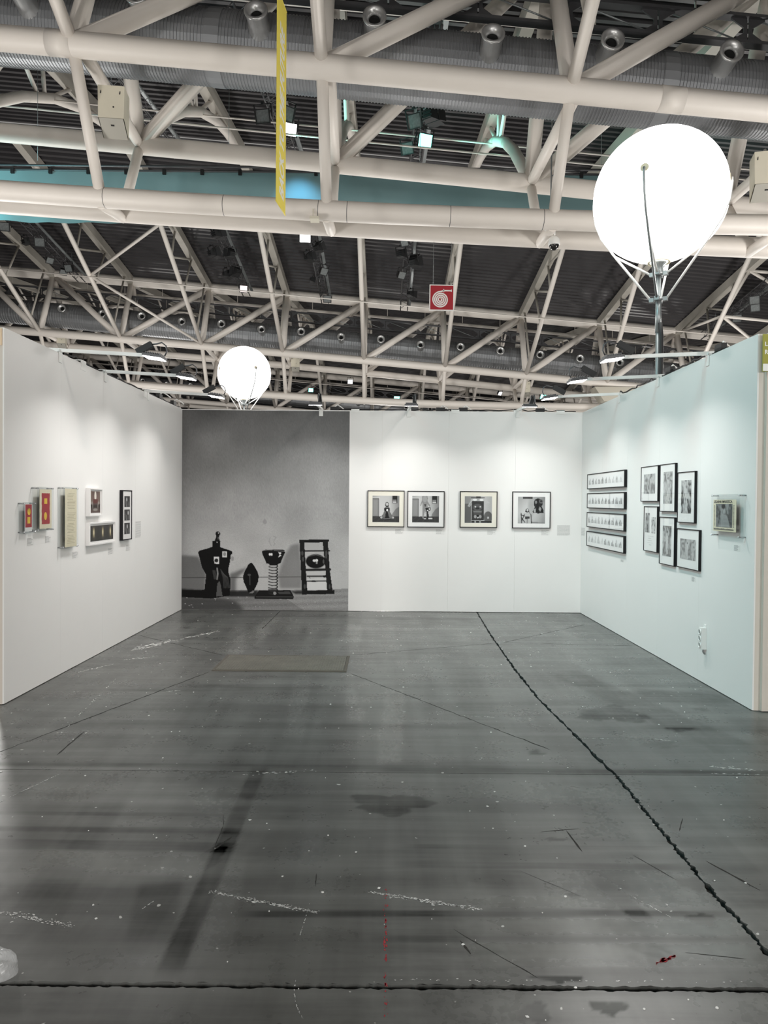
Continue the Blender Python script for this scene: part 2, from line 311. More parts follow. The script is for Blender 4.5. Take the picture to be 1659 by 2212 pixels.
for (y0, y1, lo, hi) in ROWS:
    ya, yb = max(y0, 1.7), min(y1, 11.0); st = 0.014 if yb < 5 else 0.035
    ys = list(np.linspace(ya, yb, int((yb - ya) / st) + 1))
    if y0 < ya: ys = [y0] + ys
    if y1 > yb: ys = ys + [12.5, y1]
    for side in (-1, 1):
        nx = int(abs(3.8 * side - 1.4) / st); ss = list(np.linspace(0, 1, nx)); V = np.zeros((len(ys), nx + 1, 3))
        for j, y in enumerate(ys):
            near = 1.6 < y < 11.1; xi = j1x(y) + side * (0.011 + (jit(y * 3, 0.011) if near else 0.0))
            row = [xi + (3.8 * side - xi) * q for q in ss] + [60.0 * side]
            for i, x in enumerate(row):
                yy = y
                if j == 0 and lo: yy = y0 + lo[0] + (jit(x * 3, lo[1]) if i < nx else 0)
                if j == len(ys) - 1 and hi: yy = y1 - hi[0] - (jit(x * 3, hi[1]) if i < nx else 0)
                V[j, i] = (x, yy, 0)
        ny, mx_ = V.shape[:2]; idx = np.arange(ny * mx_).reshape(ny, mx_)
        q = np.stack([idx[:-1, :-1], idx[:-1, 1:], idx[1:, 1:], idx[1:, :-1]], -1).reshape(-1, 4)
        if side < 0: q = q[:, ::-1]
        vs = V.reshape(-1, 3).tolist(); fs = q.tolist(); wv = wear_sheen_at(V[..., 0], V[..., 1]).reshape(-1).tolist()
        for e in ([idx[:, 0]] + ([idx[0]] if lo else []) + ([idx[-1]] if hi else [])):
            o0 = len(vs)
            for k in e: vs.append([vs[k][0], vs[k][1], -0.03]); wv.append(0.3)
            fs += [[int(e[k]), int(e[k + 1]), o0 + k + 1, o0 + k] for k in range(len(e) - 1)]
        me = bpy.data.meshes.new('floor_slab'); me.from_pydata(vs, [], fs); at = me.attributes.new('wear_sheen', 'FLOAT', 'POINT'); at.data.foreach_set('value', np.array(wv, np.float32)); me.materials.append(M['floor']); me.update()
        obj('floor_slab', me, None, fl)
# hairline cracks: thin ragged dark ribbons let into the slabs
for p0, p1, wd in (((-1.66, 6.88), (-2.55, 4.46), 0.013), ((-1.70, 7.62), (-2.96, 8.70), 0.012), ((-0.31, 7.69), (1.36, 8.42), 0.011), ((1.42, 8.44), (2.72, 9.72), 0.011), ((-0.31, 6.86), (1.12, 4.78), 0.010), ((-2.09, 4.6), (-2.11, 5.08), 0.011),
                   ((-1.55, 9.2), (-1.535, 10.7), 0.014), ((1.43, 8.44), (2.9, 8.31), 0.010), ((0.28, 2.75), (0.55, 2.47), 0.004), ((0.93, 3.6), (0.95, 3.38), 0.009), ((0.80, 3.58), (1.0, 3.62), 0.006), ((1.12, 2.62), (1.33, 2.585), 0.004), ((1.18, 3.35), (1.30, 3.12), 0.004),
                   ((-0.80, 3.62), (-0.79, 3.38), 0.005), ((-0.83, 3.75), (-0.80, 3.62), 0.004), ((-0.28, 3.05), (-0.285, 3.16), 0.004), ((0.62, 3.2), (0.85, 2.98), 0.003), ((0.30, 2.68), (0.33, 2.60), 0.010), ((-0.80, 3.34), (-0.73, 3.5), 0.012), ((0.55, 2.25), (0.72, 2.15), 0.006), ((1.5, 3.3), (1.62, 3.05), 0.012), ((1.5, 3.6), (1.58, 3.75), 0.006)):
    L = math.hypot(p1[0] - p0[0], p1[1] - p0[1]); n = max(6, int(L / 0.05)); tx, ty = (p1[0] - p0[0]) / L, (p1[1] - p0[1]) / L; A, B = [], []
    for k in range(n + 1):
        u = L * k / n; off = random.gauss(0, 0.003) * min(1, L); h = wd / 2 * random.uniform(0.5, 1.3) * (0.2 if k in (0, n) else 1)
        x, y = p0[0] + tx * u - ty * off, p0[1] + ty * u + tx * off; A.append((x - ty * h, y + tx * h, 0.0004)); B.append((x + ty * h, y - tx * h, 0.0004))
    mb = MB(); mb.add(A + B, [(k, k + 1, n + 2 + k, n + 1 + k) for k in range(n)]); obj('floor_crack', mb, M['joint'], fl)
# paint scuffs: broken flecks dragged along a stroke
def scuff(p0, p1, wd, n, r0, label, m='white', bend=0.0, cat='paint mark'):
    L = math.hypot(p1[0] - p0[0], p1[1] - p0[1]); tx, ty = (p1[0] - p0[0]) / L, (p1[1] - p0[1]) / L; mb = MB()
    for i in range(n):
        u = random.random(); v = random.gauss(0, 0.33) * wd * (0.5 + 0.5 * math.sin(u * 9 + p0[0] * 7) ** 2); r = r0 * random.uniform(0.3, 1.3) * (1.0 - 0.5 * abs(2 * u - 1)); a0 = random.random() * 6
        cx = p0[0] + tx * u * L - ty * (v + bend * (u * (1 - u))); cy = p0[1] + ty * u * L + tx * (v + bend * (u * (1 - u)))
        P5 = [(r * random.uniform(0.7, 2.6) * math.cos(a0 + 1.257 * k), r * random.uniform(0.4, 0.9) * math.sin(a0 + 1.257 * k)) for k in range(5)]
        mb.add([(cx + tx * a - ty * b, cy + ty * a + tx * b, 0.0009) for a, b in P5], [(0, 1, 2, 3, 4)])
    return tag(obj('paint_scuff', mb, M[m]), label, cat, 'paint marks on the floor')
scuff((-2.74, 7.82), (-2.45, 8.42), 0.12, 210, 0.016, 'broad white paint smear on floor by the left wall, nearer end'); scuff((-2.42, 8.42), (-2.05, 9.05), 0.06, 70, 0.014, 'thin broken white paint streak on floor by left wall, farther end')
scuff((-0.72, 3.005), (-0.25, 2.855), 0.022, 260, 0.0042, 'white chalky stroke on floor, middle one of three in the foreground'); scuff((-0.05, 3.012), (0.41, 2.885), 0.022, 300, 0.0042, 'white chalky stroke on floor, right one of three in the foreground')
scuff((-1.52, 2.845), (-1.18, 2.75), 0.034, 130, 0.0042, 'broken white stroke on floor, left one of three in the foreground'); scuff((0.02, 3.05), (0.019, 2.25), 0.016, 70, 0.0050, 'line of faded red paint dabs on the foreground floor', 'red')
scuff((0.985, 2.552), (1.075, 2.60), 0.012, 60, 0.006, 'short pink red paint swipe on floor at lower right', 'red'); scuff((-2.25, 5.0), (-2.45, 6.6), 0.014, 60, 0.007, 'faint white dotted scratch on floor along left wall')
scuff((-1.93, 4.28), (-2.08, 3.86), 0.006, 60, 0.006, 'thin white scratch on floor at left, before the first joint'); scuff((0.62, 5.53), (0.86, 5.49), 0.008, 30, 0.006, 'short white scratch on floor beside the long joint'); scuff((1.9, 5.02), (2.05, 4.96), 0.008, 26, 0.006, 'short white scratch on floor near the right wall')
scuff((1.3, 5.03), (1.72, 5.0), 0.008, 30, 0.005, 'long faint white scratch on floor right of the joint'); scuff((2.05, 4.5), (2.4, 4.42), 0.025, 40, 0.007, 'cluster of white flecks on floor at far right'); scuff((1.05, 3.0), (1.16, 2.84), 0.004, 36, 0.003, 'thin pale scratch on floor at lower right')
scuff((-2.65, 7.35), (-2.35, 7.55), 0.06, 34, 0.010, 'scattered pale flecks on floor close to left wall'); scuff((-2.9, 6.8), (-2.66, 7.2), 0.03, 40, 0.010, 'pale crumbs along the foot of the left wall'); scuff((-0.29, 2.45), (-0.24, 2.26), 0.003, 40, 0.0026, 'thin curved pale scratch at bottom of the floor', bend=-0.06)
scuff((-0.31, 2.62), (-0.29, 2.92), 0.003, 30, 0.0026, 'thin upright pale scratch on foreground floor'); scuff((0.02, 2.455), (1.3, 2.46), 0.012, 60, 0.003, 'white crumbs along the nearest floor joint'); scuff((-0.85, 4.30), (-0.4, 4.38), 0.04, 34, 0.006, 'white flecks along the second floor joint, left of centre')
scuff((-0.96, 2.87), (-0.93, 2.93), 0.004, 20, 0.004, 'small white tick on floor left of the middle stroke'); scuff((2.0, 4.38), (2.5, 4.36), 0.01, 24, 0.007, 'white flecks along second floor joint at right'); scuff((-1.85, 6.15), (-1.75, 6.2), 0.02, 24, 0.008, 'small white paper scrap mark left of manhole')
# loose paint flakes and paper crumbs on the floor
fk = MB()
for i in range(300):
    y = 2.2 + 8.3 * random.random() ** 1.3; x = random.uniform(-2.9, 2.8)
    if -1.75 < x < -0.25 and 6.8 < y < 7.75: continue
    r = random.choice((0.002, 0.003, 0.004, 0.006, 0.008)) * (0.6 + 0.06 * y); a0 = random.random() * 6
    n = random.choice((4, 5)); fk.prism([(x + r * random.uniform(0.6, 1.3) * math.cos(a0 + 6.283 * k / n), y + r * random.uniform(0.6, 1.3) * math.sin(a0 + 6.283 * k / n)) for k in range(n)], 0.0, 0.0025)
tag(obj('paint_flakes', fk, M['white']), 'scattered white paint flakes and paper crumbs over the grey floor', 'debris', kind='stuff')

# manhole cover
t = thing('manhole_cover', 'rectangular steel checker plate trench cover set in the concrete floor', 'manhole cover', (-1.0, 7.265, 0))
M['plate'] = mat('dusty_checker_steel', s2l((104, 102, 94)), 0.6, metal=0.3, var=0.4, scale=5, bump=0.2)
pm = MB().box((0, 0, 0.003), (1.24, 0.64, 0.012)); obj('plate', pm, M['plate'], t)
fm = MB()
for a, b in (((-0.65, -0.355, 0), (0.65, -0.325, 0.006)), ((-0.65, 0.325, 0), (0.65, 0.355, 0.006)), ((-0.65, -0.325, 0), (-0.625, 0.325, 0.006)), ((0.625, -0.325, 0), (0.65, 0.325, 0.006))): fm.b2(a, b)
obj('frame', fm, mat('rusted_frame_steel', s2l((92, 88, 80)), 0.7, metal=0.4, var=0.3), t)
bm_ = MB()
for i in range(48):
    for j in range(24):
        x = -0.6 + i * 0.0255; y = -0.305 + j * 0.0265; a = 0.78 if (i + j) % 2 else -0.78
        c, s_ = math.cos(a), math.sin(a)
        bm_.add([(x - 0.011 * c, y - 0.011 * s_, 0.009), (x + 0.004 * s_, y - 0.004 * c, 0.009), (x + 0.011 * c, y + 0.011 * s_, 0.009), (x - 0.004 * s_, y + 0.004 * c, 0.009), (x, y, 0.013)], [(0, 1, 4), (1, 2, 4), (2, 3, 4), (3, 0, 4)])
o = obj('tread_lozenges', bm_, M['plate'], t); o['kind'] = 'stuff'

# ------------------------------------------------------------------ booth walls
XL, XR, YB, YF, HW = -3.02, 2.95, 10.75, 5.72, 3.0
wl = struct('wall_left', MB().b2((XL - 0.06, YF, 0.004), (XL - 0.012, YB + 0.06, HW)), M['walledge'])
wr = struct('wall_right', MB().b2((XR + 0.012, YF, 0.004), (XR + 0.06, YB + 0.06, HW)), M['walledge'])
wb = struct('wall_back', MB().b2((XL - 0.012, YB + 0.012, 0.004), (XR + 0.012, YB + 0.06, HW)), M['walledge'])
wf = struct('wall_front', MB().b2((XR + 0.0605, 5.70, 0.004), (XR + 2.2, 5.76, HW)), M['walledge'])
for i in range(5):
    a = YF + i * (YB - YF) / 5; b = YF + (i + 1) * (YB - YF) / 5
    obj('wall_panel', MB().b2((XL - 0.012, a + 0.0006, 0.006), (XL, b - 0.0006, HW - 0.001)), M['wall'], wl)
    obj('wall_panel', MB().b2((XR, a + 0.0006, 0.006), (XR + 0.012, b - 0.0006, HW - 0.001)), M['wall'], wr)
for i in range(6):
    a = XL + i * (XR - XL) / 6; b = XL + (i + 1) * (XR - XL) / 6
    obj('wall_panel', MB().b2((a + 0.0006, YB, 0.006), (b - 0.0006, YB + 0.012, HW - 0.001)), M['wall'], wb)
obj('wooden_batten', MB().b2((XL - 0.058, YF - 0.006, 2.86), (XL - 0.016, YF + 0.002, 2.992)), M['wood'], wl)
obj('wall_panel', MB().b2((XR + 0.062, 5.692, 0.006), (XR + 2.2, 5.70, HW - 0.001)), M['walledge'], wf)
# white clips over the wall tops
def clip(x, y, axis, label):
    mb = MB()
    if axis == 'X':
        mb.b2((x - 0.004, y - 0.06, 2.91), (x, y + 0.06, 3.012)); mb.b2((x - 0.004, y - 0.06, 3.004), (x + 0.09, y + 0.06, 3.012))
    else:
        mb.b2((x - 0.06, y - 0.004, 2.97), (x + 0.06, y, 3.03)); mb.b2((x - 0.06, y - 0.004, 3.022), (x + 0.06, y + 0.07, 3.03))
    return tag(obj('wall_clip', mb, M['white']), label, 'clip', 'white clips over the wall tops')
def clipL(y, label):
    mb = MB().b2((XL, y - 0.06, 2.93), (XL + 0.005, y + 0.06, 3.03)); mb.b2((XL - 0.07, y - 0.06, 3.022), (XL + 0.005, y + 0.06, 3.03))
    return tag(obj('wall_clip', mb, M['white']), label, 'clip', 'white clips over the wall tops')
clipL(7.22, 'white square clip hooked over left wall between first and second lamp arms'); clipL(9.1, 'white square clip hooked over left wall just before its farthest lamp arm')
for x, lb in ((-0.44, 'white clip on back wall top at the right edge of the mural'), (1.05, 'white clip on back wall top left of its middle, above the gap in frames'), (1.98, 'white clip on back wall top right of its middle, near the floodlight'), (2.62, 'white clip on back wall top nearest the right corner')):
    clip(x, YB, 'Y', lb)

# ------------------------------------------------------------------ hall shell
def n0z(x): return 14.69 - 0.0837 * x - 0.00023 * x * x
def deckz(x, y):
    k = round((y - 16.9) / 30.9); return n0z(x) + 0.30 + 0.13 * abs(y - 16.9 - 30.9 * k)
ce = struct('ceiling', MB().b2((-46, 1.2, deckz(0, 1.45) + 4.6), (46, 1.7, deckz(0, 1.45) + 4.75)), M['deck'])
def deck(y0, y1, x0=-46, x1=46, pitch=0.43):
    xs = np.linspace(x0, x1, 24); ys = []; hs = []
    y = y0
    while y < y1 - 1e-6:
        for f_, h in ((0.0, 0.0), (0.40, 0.0), (0.50, 0.16), (0.90, 0.16)):
            ys.append(y + f_ * pitch); hs.append(h)
        y += pitch
    vs = [(x, yy, deckz(x, min(max(yy, y0), y1)) + h) for yy, h in zip(ys, hs) for x in xs]
    n = len(xs); fs = [(i * n + k, i * n + k + 1, (i + 1) * n + k + 1, (i + 1) * n + k) for i in range(len(ys) - 1) for k in range(n - 1)]
    mb = MB(); mb.add(vs, fs); return mb
RID = [1.45 + 30.9 * k for k in range(-1, 5)]; VAL = [16.9 + 30.9 * k for k in range(-1, 4)]
marks = sorted([r for r in RID if -16 < r < 110] + [v for v in VAL if -16 < v < 110])
for a, b in zip(marks[:-1], marks[1:]): obj('roof_deck', deck(a, b), M['deck'], ce)
struct('wall_hall_far', MB().b2((-60, 110, 0), (60, 110.4, 20)), M['far'])
struct('wall_hall_left', MB().b2((-46.4, -14, 0), (-46, 110, 23)), M['far'])
struct('wall_hall_right', MB().b2((46, -14, 0), (46.4, 110, 20)), M['far'])

# ------------------------------------------------------------------ roof trusses
def zT1(x): return 10.49 - 0.0835 * x - 0.00025 * x * x
def zT2(x): return 10.40 - 0.090 * x - 0.00042 * x * x
def zT3(x): return 8.20 - 0.036 * x + 0.00188 * x * x / (1 + x * x / 700)
def zT4(x): return 8.375 - 0.0496 * x + 0.00097 * x * x / (1 + x * x / 900)
DY = 30.9
ARC = [(0.15, 0.1), (1.0, 0.85), (2.5, 2.05), (4.1, 3.1), (6.3, 4.25), (8.5, 5.1), (10.4, 5.6), (13.2, 6.15)]
def truss(k, x0, x1, label, detail=1):
    oy = k * DY; cx = 0
    t = thing('roof_truss', label, 'roof truss', (0, oy + 16.9, 0), group='cream tubular roof trusses')
    def P(x, y, z): return (x, y - 16.9, z)
    xs = np.linspace(x0, x1, 17); n = 20 if k == 0 else 12
    for nm, y, zf, r in (('chord', 15.0, zT1, 0.25), ('chord', 19.1, zT2, 0.235), ('chord', 16.5, zT3, 0.228), ('chord', 17.9, zT4, 0.245), ('top_chord', 16.9, n0z, 0.33)):
        obj(nm, MB().tube([P(x, y, zf(x)) for x in xs], r, n), M['steel'], t)
    i0 = math.ceil((x0 + 1.36) / 5.15); i1 = math.floor((x1 + 1.36) / 5.15)
    for i in range(i0, i1 + 1):
        x = -1.36 + 5.15 * i; m = 12 if k == 0 else 8
        A, B, C_, D, T = P(x, 15, zT1(x)), P(x, 19.1, zT2(x)), P(x, 16.5, zT3(x)), P(x, 17.9, zT4(x)), P(x, 16.9, n0z(x))
        dirn = 1 if x > -14.5 else -1; xn = x + 5.15 * dirn; Tn = P(xn, 16.9, n0z(xn))
        mk = lambda nm, a, b, r, mm='steel': obj(nm, MB().tube([a, b], r, m), M[mm], t)
        mk('post', A, C_, 0.125); mk('post', B, D, 0.125); mk('cross_tube', P(x + 0.15, 15, zT1(x)), B, 0.135)
        mk('tie_tube', P(x, 16.5, zT3(x) - 0.14), P(x, 17.9, zT4(x) - 0.14), 0.125)
        mk('stub_brace', A, T, 0.19); mk('stub_brace', B, T, 0.19)
        if x0 <= xn <= x1: mk('diagonal_brace', A, Tn, 0.20); mk('diagonal_brace', B, Tn, 0.20)
        if i == -3 and k == 1: mk('diagonal_brace', A, P(x + 5.15, 16.9, n0z(x + 5.15)), 0.20)
        # roof rafters to both ridges
        zr = n0z(x)
        for s in (-1, 1):
            obj('rafter', MB().beam(P(x, 16.9, zr), P(x, 16.9 + s * 15.4, zr + 2.0), 0.36, 0.50), M['rafter'], t)
        # straight strut rising to the front ridge
        d1 = 11.4; za = zT1(x)
        lat = -0.12 if (x > 12 and k == 1) else 0.0
        sp = lambda d: P(x + lat * d, 15 - d, za + 0.514 * d); rp = lambda d: P(x, 15 - d, zr + 0.13 * (1.9 + d) - 0.2)
        mk('strut', sp(0), sp(d1), 0.135)
        for a, b in ((sp(1.2), rp(-0.6)), (sp(4.2), rp(2.6)), (rp(2.6), sp(6.6)), (sp(6.6), rp(6.0)), (rp(6.0), sp(9.2))): mk('web_tube', a, b, 0.06, 'rafter')
        # curved rib rising to the rear ridge
        zb = zT2(x); pts = [P(x, 19.1 + d, zb + h) for d, h in ARC]
        obj('arched_rib', MB().tube(pts, 0.17, m), M['steel'], t)
        ap = lambda d: P(x, 19.1 + d, zb + float(np.interp(d, [q[0] for q in ARC], [q[1] for q in ARC])))
        rr = lambda d: P(x, 19.1 + d, zr + 0.13 * (2.2 + d) - 0.2)
        for a, b in ((ap(5.2), rr(3.2)), (ap(5.6), rr(5.4)), (ap(5.9), rr(7.6)), (ap(8.6), rr(8.6))): mk('web_tube', a, b, 0.07)
    # cross braces in the bay of the struts, ends of the roof field
    for xi in ((-16.81, -11.66),) if k == 1 else ():
        xa, xb = xi
        s0 = lambda x, d: P(x, 15 - d, zT1(x) + 0.514 * d)
        for a, b in ((s0(xa, 4.85), s0(xb, 0.2)), (s0(xa, 4.85), s0(xb, 8.6)), (s0(xa, 4.95), s0(xa + 0.3, 4.85))): obj('cross_brace', MB().tube([a, b], 0.085, 8), M['steel'], t)
    if k == 1:
        q0 = lambda x, d: P(x - (0.12 * d if x > 12 else 0), 15 - d, zT1(x) + 0.514 * d); q1 = lambda x, d: P(x, 15 - d, n0z(x) + 0.13 * (1.9 + d) - 0.2)
        for a, b in ((q0(19.24, 6.2), q0(24.39, 6.2)), (q0(19.24, 6.2), q0(24.39, 2.8)), (q1(19.24, 7.6), q0(24.39, 7.0)), (q1(19.24, 7.6), q0(19.24, 6.2)), (q1(19.24, 7.6), q1(24.39, 7.6)), (q0(19.24, 6.2), q1(19.24, -1.2))): obj('cross_brace', MB().tube([a, b], 0.085, 8), M['steel'], t)
    # thin tie rod through the struts, safety lines through the ribs
    obj('tie_rod', MB().tube([P(x, 15 - 4.95, zT1(x) + 0.514 * 4.95) for x in (x0, x1)], 0.035, 6), M['steel'], t)
    for d, h in ((6.0, 4.05), (4.4, 2.9)):
        obj('tie_rod', MB().tube([P(x, 19.1 + d, zT2(x) + h) for x in (x0, x1)], 0.03, 6), M['steel'], t)
    # pipe slung under the roof behind the top chord, with hangers
    obj('water_pipe', MB().tube([P(x, 18.7, n0z(x) - 0.42) for x in xs], 0.10, 8), M['steel'], t)
    for x in np.arange(x0 + 0.8, x1, 2.575): obj('pipe_hanger', MB().tube([P(x, 18.7, n0z(x) - 0.42), P(x, 18.7, n0z(x) + 0.55)], 0.025, 5), M['steel'], t)
    if k == 0:
        for x, w_ in ((-6.4, 0.004), (-3.7, 0.004), (-1.55, 0.004), (-0.9, 0.004), (1.44, 0.004), (3.55, 0.004)):
            obj('weld_seam', MB().tube([P(x, 16.5, zT3(x)), P(x + 0.012, 16.5, zT3(x + 0.012))], 0.2295, 20), M['darkmetal'], t)
        for x in (-7.0, 5.6): obj('joint_sleeve', MB().tube([P(x, 15, zT1(x)), P(x + 0.5, 15, zT1(x + 0.5))], 0.256, 20), M['steel'], t)
    return t
truss(0, -13.5, 13.5, 'nearest cream tubular roof truss crossing the top of the view')
truss(1, -29.0, 29.0, 'middle cream tubular roof truss seen just above the booth walls')
truss(2, -34.0, 34.0, 'farthest cream roof truss glimpsed low behind the middle truss')

# ------------------------------------------------------------------ ventilation ducts with nozzles
def zD(x): return 11.86 - 0.088 * x
def nozzle_parts():
    a = MB().lathe([(0.235, 0.15), (0.235, -0.60), (0.26, -0.60), (0.26, -0.64), (0.20, -0.65), (0.125, -0.52), (0.118, -0.50)], n=24, axis='Y')
    b = MB().lathe([(0.0, -0.505), (0.12, -0.505), (0.12, -0.49)], n=20, axis='Y')
    return a.mesh('nozzle', M['nozzle']), b.mesh('nozzle_mouth', M['void'])
NZ, NM = nozzle_parts()
def duct(k, x0, x1, label, pitch):
    oy = 17.0 + k * DY; t = thing('ventilation_duct', label, 'duct', (0, oy, 0), group='galvanised ducts inside the trusses')
    R_ = 0.79; sec = 5.15; nn = 28 if k == 0 else 20
    tilt = math.atan(-0.088)
    prof = []; z = 0
    Ls = sec / math.cos(tilt)
    while z < Ls - pitch:
        prof += [(R_, z), (R_, z + pitch * 0.62), (R_ + 0.016, z + pitch * 0.72), (R_ + 0.016, z + pitch * 0.90)]; z += pitch
    prof += [(R_, Ls)]
    me = MB().lathe(prof, n=nn, axis='X', smooth=False).mesh('duct_section', M['duct'])
    col = MB().lathe([(R_ + 0.0, -0.16), (R_ + 0.024, -0.16), (R_ + 0.024, 0.16), (R_, 0.16)], n=nn, axis='X', smooth=False).mesh('duct_collar', M['duct'])
    x = -3.94 - 5.15 * math.ceil((-3.94 - x0) / 5.15)
    i = 0
    while x < x1:
        o = obj('duct_section', me, None, t, (x, 0, zD(x))); o.rotation_euler = (0, -tilt, 0)
        if i % 2 == 0:
            c = obj('duct_collar', col, None, t, (x, 0, zD(x))); c.rotation_euler = (0, -tilt, 0)
        x += sec; i += 1
    xn = 2.28 - 2.575 * math.ceil((2.28 - x0) / 2.575); j = 0
    while xn < x1:
        e = (0.42 if abs(((xn - 2.28) / 2.575)) % 2 < 0.5 else 0.16)
        o = obj('nozzle', NZ, None, t, (xn, -0.70 * math.cos(e), zD(xn) - 0.70 * math.sin(e) + 0.28)); o.rotation_euler = (-0.10 + (0.16 - e) * 0.6, 0, 0)
        obj('nozzle_mouth', NM, None, o)
        xn += 2.575
    # open-web service beam above the duct
    xa = x0
    by, bz0, bz1 = -0.35, 1.05, 1.65
    for b in (bz0, bz1):
        obj('beam_flange', MB().beam((x0, by, zD(x0) + b), (x1, by, zD(x1) + b), 0.22, 0.07), M['darkmetal'], t)
    xx = x0 + (0.0 - x0) % 2.06
    while xx < x1 - 2.1:
        z = zD(xx); mb = MB()
        for s in (-1, 1):
            mb.prism([(xx + s * 0.02, bz0), (xx + s * 0.38, bz0), (xx + s * 0.38, bz0 + 0.06), (xx + s * 0.10, bz0 + 0.24), (xx + s * 0.10, bz1 - 0.24), (xx + s * 0.38, bz1 - 0.06), (xx + s * 0.38, bz1), (xx + s * 0.02, bz1)], -0.02, 0.02, Matrix(((1, 0, 0, 0), (0, 0, -1, by), (-0.088, 1, 0, zD(0)), (0, 0, 0, 1))))
        obj('web_plate', mb, M['darkmetal'], t)
        obj('bracing_rod', MB().tube([(xx + 0.2, by, z + bz1 - 0.05), (xx + 1.9, by, zD(xx + 1.9) + bz0 + 0.05)], 0.02, 5), M['grey'], t)
        xx += 2.06
    return t
duct(0, -14, 14, 'nearest ribbed galvanised air duct with round nozzles, behind the top truss tube', 0.076)
duct(1, -29, 29, 'middle ribbed galvanised air duct with nozzles, above the back wall', 0.16)
duct(2, -30, 30, 'farthest galvanised air duct with nozzles, mostly hidden behind the middle truss', 0.6)

# ------------------------------------------------------------------ lighting trusses and floodlights
def light_row(x, y0, y1, drop, label):
    t = thing('lighting_truss', label, 'lighting truss', (x, (y0 + y1) / 2, 0), group='dark lattice lighting trusses under the roof')
    ym = (y0 + y1) / 2; p = lambda dx, y, dz: (dx, y - ym, deckz(x, y) - drop + dz)
    for dx in (-0.22, 0.22):
        for dz in (-0.22, 0.22): obj('rail', MB().tube([p(dx, y0, dz), p(dx, y1, dz)], 0.03, 6), M['darkmetal'], t)
    mb = MB(); y = y0; s = 1
    while y < y1 - 0.5:
        for dx in (-0.22, 0.22): mb.tube([p(dx, y, -0.22 * s), p(dx, y + 0.55, 0.22 * s)], 0.016, 4, False)
        for dz in (-0.22, 0.22): mb.tube([p(-0.22 * s, y, dz), p(0.22 * s, y + 0.55, dz)], 0.016, 4, False)
        y += 0.55; s = -s
    o = obj('lacing', mb, M['darkmetal'], t); o['kind'] = 'stuff'
    obj('cable_tray', MB().beam(p(0.34, y0, 0.1), p(0.34, y1, 0.1), 0.16, 0.05), M['grey'], t)
    for q in (0.15, 0.85):
        y = y0 + (y1 - y0) * q
        for dx in (-0.22, 0.22): obj('hanger', MB().tube([p(dx, y, 0.22), (dx * 0.4, y - ym, deckz(x, y) + 0.05)], 0.012, 4), M['grey'], t)
    return t
ROWX = {'D': -19.35, 'A': -8.85, 'B': -3.85, 'C': 1.16, 'E': 20.3, 'N': -13.9}
light_row(ROWX['D'], 33.5, 46, 1.1, 'dark lattice lighting truss farthest left under the far roof slope')
light_row(ROWX['A'], 33.5, 46, 1.1, 'dark lattice lighting truss under the far roof slope, second from the left')
light_row(ROWX['B'], 33.5, 46, 1.1, 'dark lattice lighting truss under the far roof slope, above the white balloon gap')
light_row(ROWX['C'], 33.5, 46, 1.1, 'dark lattice lighting truss just left of the hanging hose sign')
light_row(ROWX['E'], 33.5, 46, 1.1, 'dark lattice lighting truss at far right above the right wall')
light_row(ROWX['A'], 18.5, 31, 1.1, 'dark lattice lighting truss behind the cream loudspeaker at upper left')
light_row(ROWX['B'], 18.5, 31, 1.1, 'dark lattice lighting truss passing behind the yellow banner')
light_row(ROWX['C'], 18.5, 31, 1.1, 'dark lattice lighting truss with the teal floodlight')

FM = {}
def flood_meshes():
    hb = MB()
    hb.add([(-0.2, 0, -0.17), (0.2, 0, -0.17), (0.2, 0, 0.17), (-0.2, 0, 0.17), (-0.13, 0.22, -0.11), (0.13, 0.22, -0.11), (0.13, 0.22, 0.11), (-0.13, 0.22, 0.11)], [(0, 1, 5, 4), (1, 2, 6, 5), (2, 3, 7, 6), (3, 0, 4, 7), (4, 5, 6, 7)])
    for z in (-0.08, 0, 0.08): hb.b2((-0.12, 0.2, z - 0.01), (0.12, 0.28, z + 0.01))
    rim = MB().b2((-0.21, -0.03, -0.18), (0.21, 0.0, -0.155)).b2((-0.21, -0.03, 0.155), (0.21, 0.0, 0.18)).b2((-0.21, -0.03, -0.155), (-0.18, 0.0, 0.155)).b2((0.18, -0.03, -0.155), (0.21, 0.0, 0.155))
    lens = MB().b2((-0.18, -0.012, -0.155), (0.18, 0.0, 0.155))
    yoke = MB().b2((-0.25, 0.06, -0.02), (-0.225, 0.10, 0.30)).b2((0.225, 0.06, -0.02), (0.25, 0.10, 0.30)).b2((-0.25, 0.06, 0.28), (0.25, 0.10, 0.305)).b2((-0.03, 0.05, 0.30), (0.03, 0.11, 0.36))
    door = MB()
    for s in (-1, 1): door.add([(-0.2, -0.03, s * 0.18), (0.2, -0.03, s * 0.18), (0.24, -0.20, s * 0.27), (-0.24, -0.20, s * 0.27)], [(0, 1, 2, 3)]); door.add([(s * 0.21, -0.03, -0.17), (s * 0.21, -0.03, 0.17), (s * 0.30, -0.20, 0.21), (s * 0.30, -0.20, -0.21)], [(0, 1, 2, 3)])
    FM['h'] = hb.mesh('housing', M['black']); FM['r'] = rim.mesh('bezel', M['black']); FM['y'] = yoke.mesh('yoke', M['black']); FM['d'] = door.mesh('barn_doors', M['black'])
    for k, mm in (('lens', 'lens'), ('lens_white', 'lens_white'), ('lens_pink', 'lens_pink'), ('lens_teal', 'lens_teal')): FM[k] = lens.mesh('lens', M[mm])
flood_meshes()
def flood(x, y, z, yaw, pit, lens, label, doors=False, sc=1.25):
    t = thing('floodlight', label, 'floodlight', (x, y, z), (pit, 0, yaw), 'floodlights on the lighting trusses'); t.scale = (sc * 0.85,) * 3
    obj('housing', FM['h'], None, t); obj('bezel', FM['r'], None, t); obj('yoke', FM['y'], None, t); obj('lens', FM[lens], None, t)
    if doors: obj('barn_doors', FM['d'], None, t)
    return t
F_ = flood
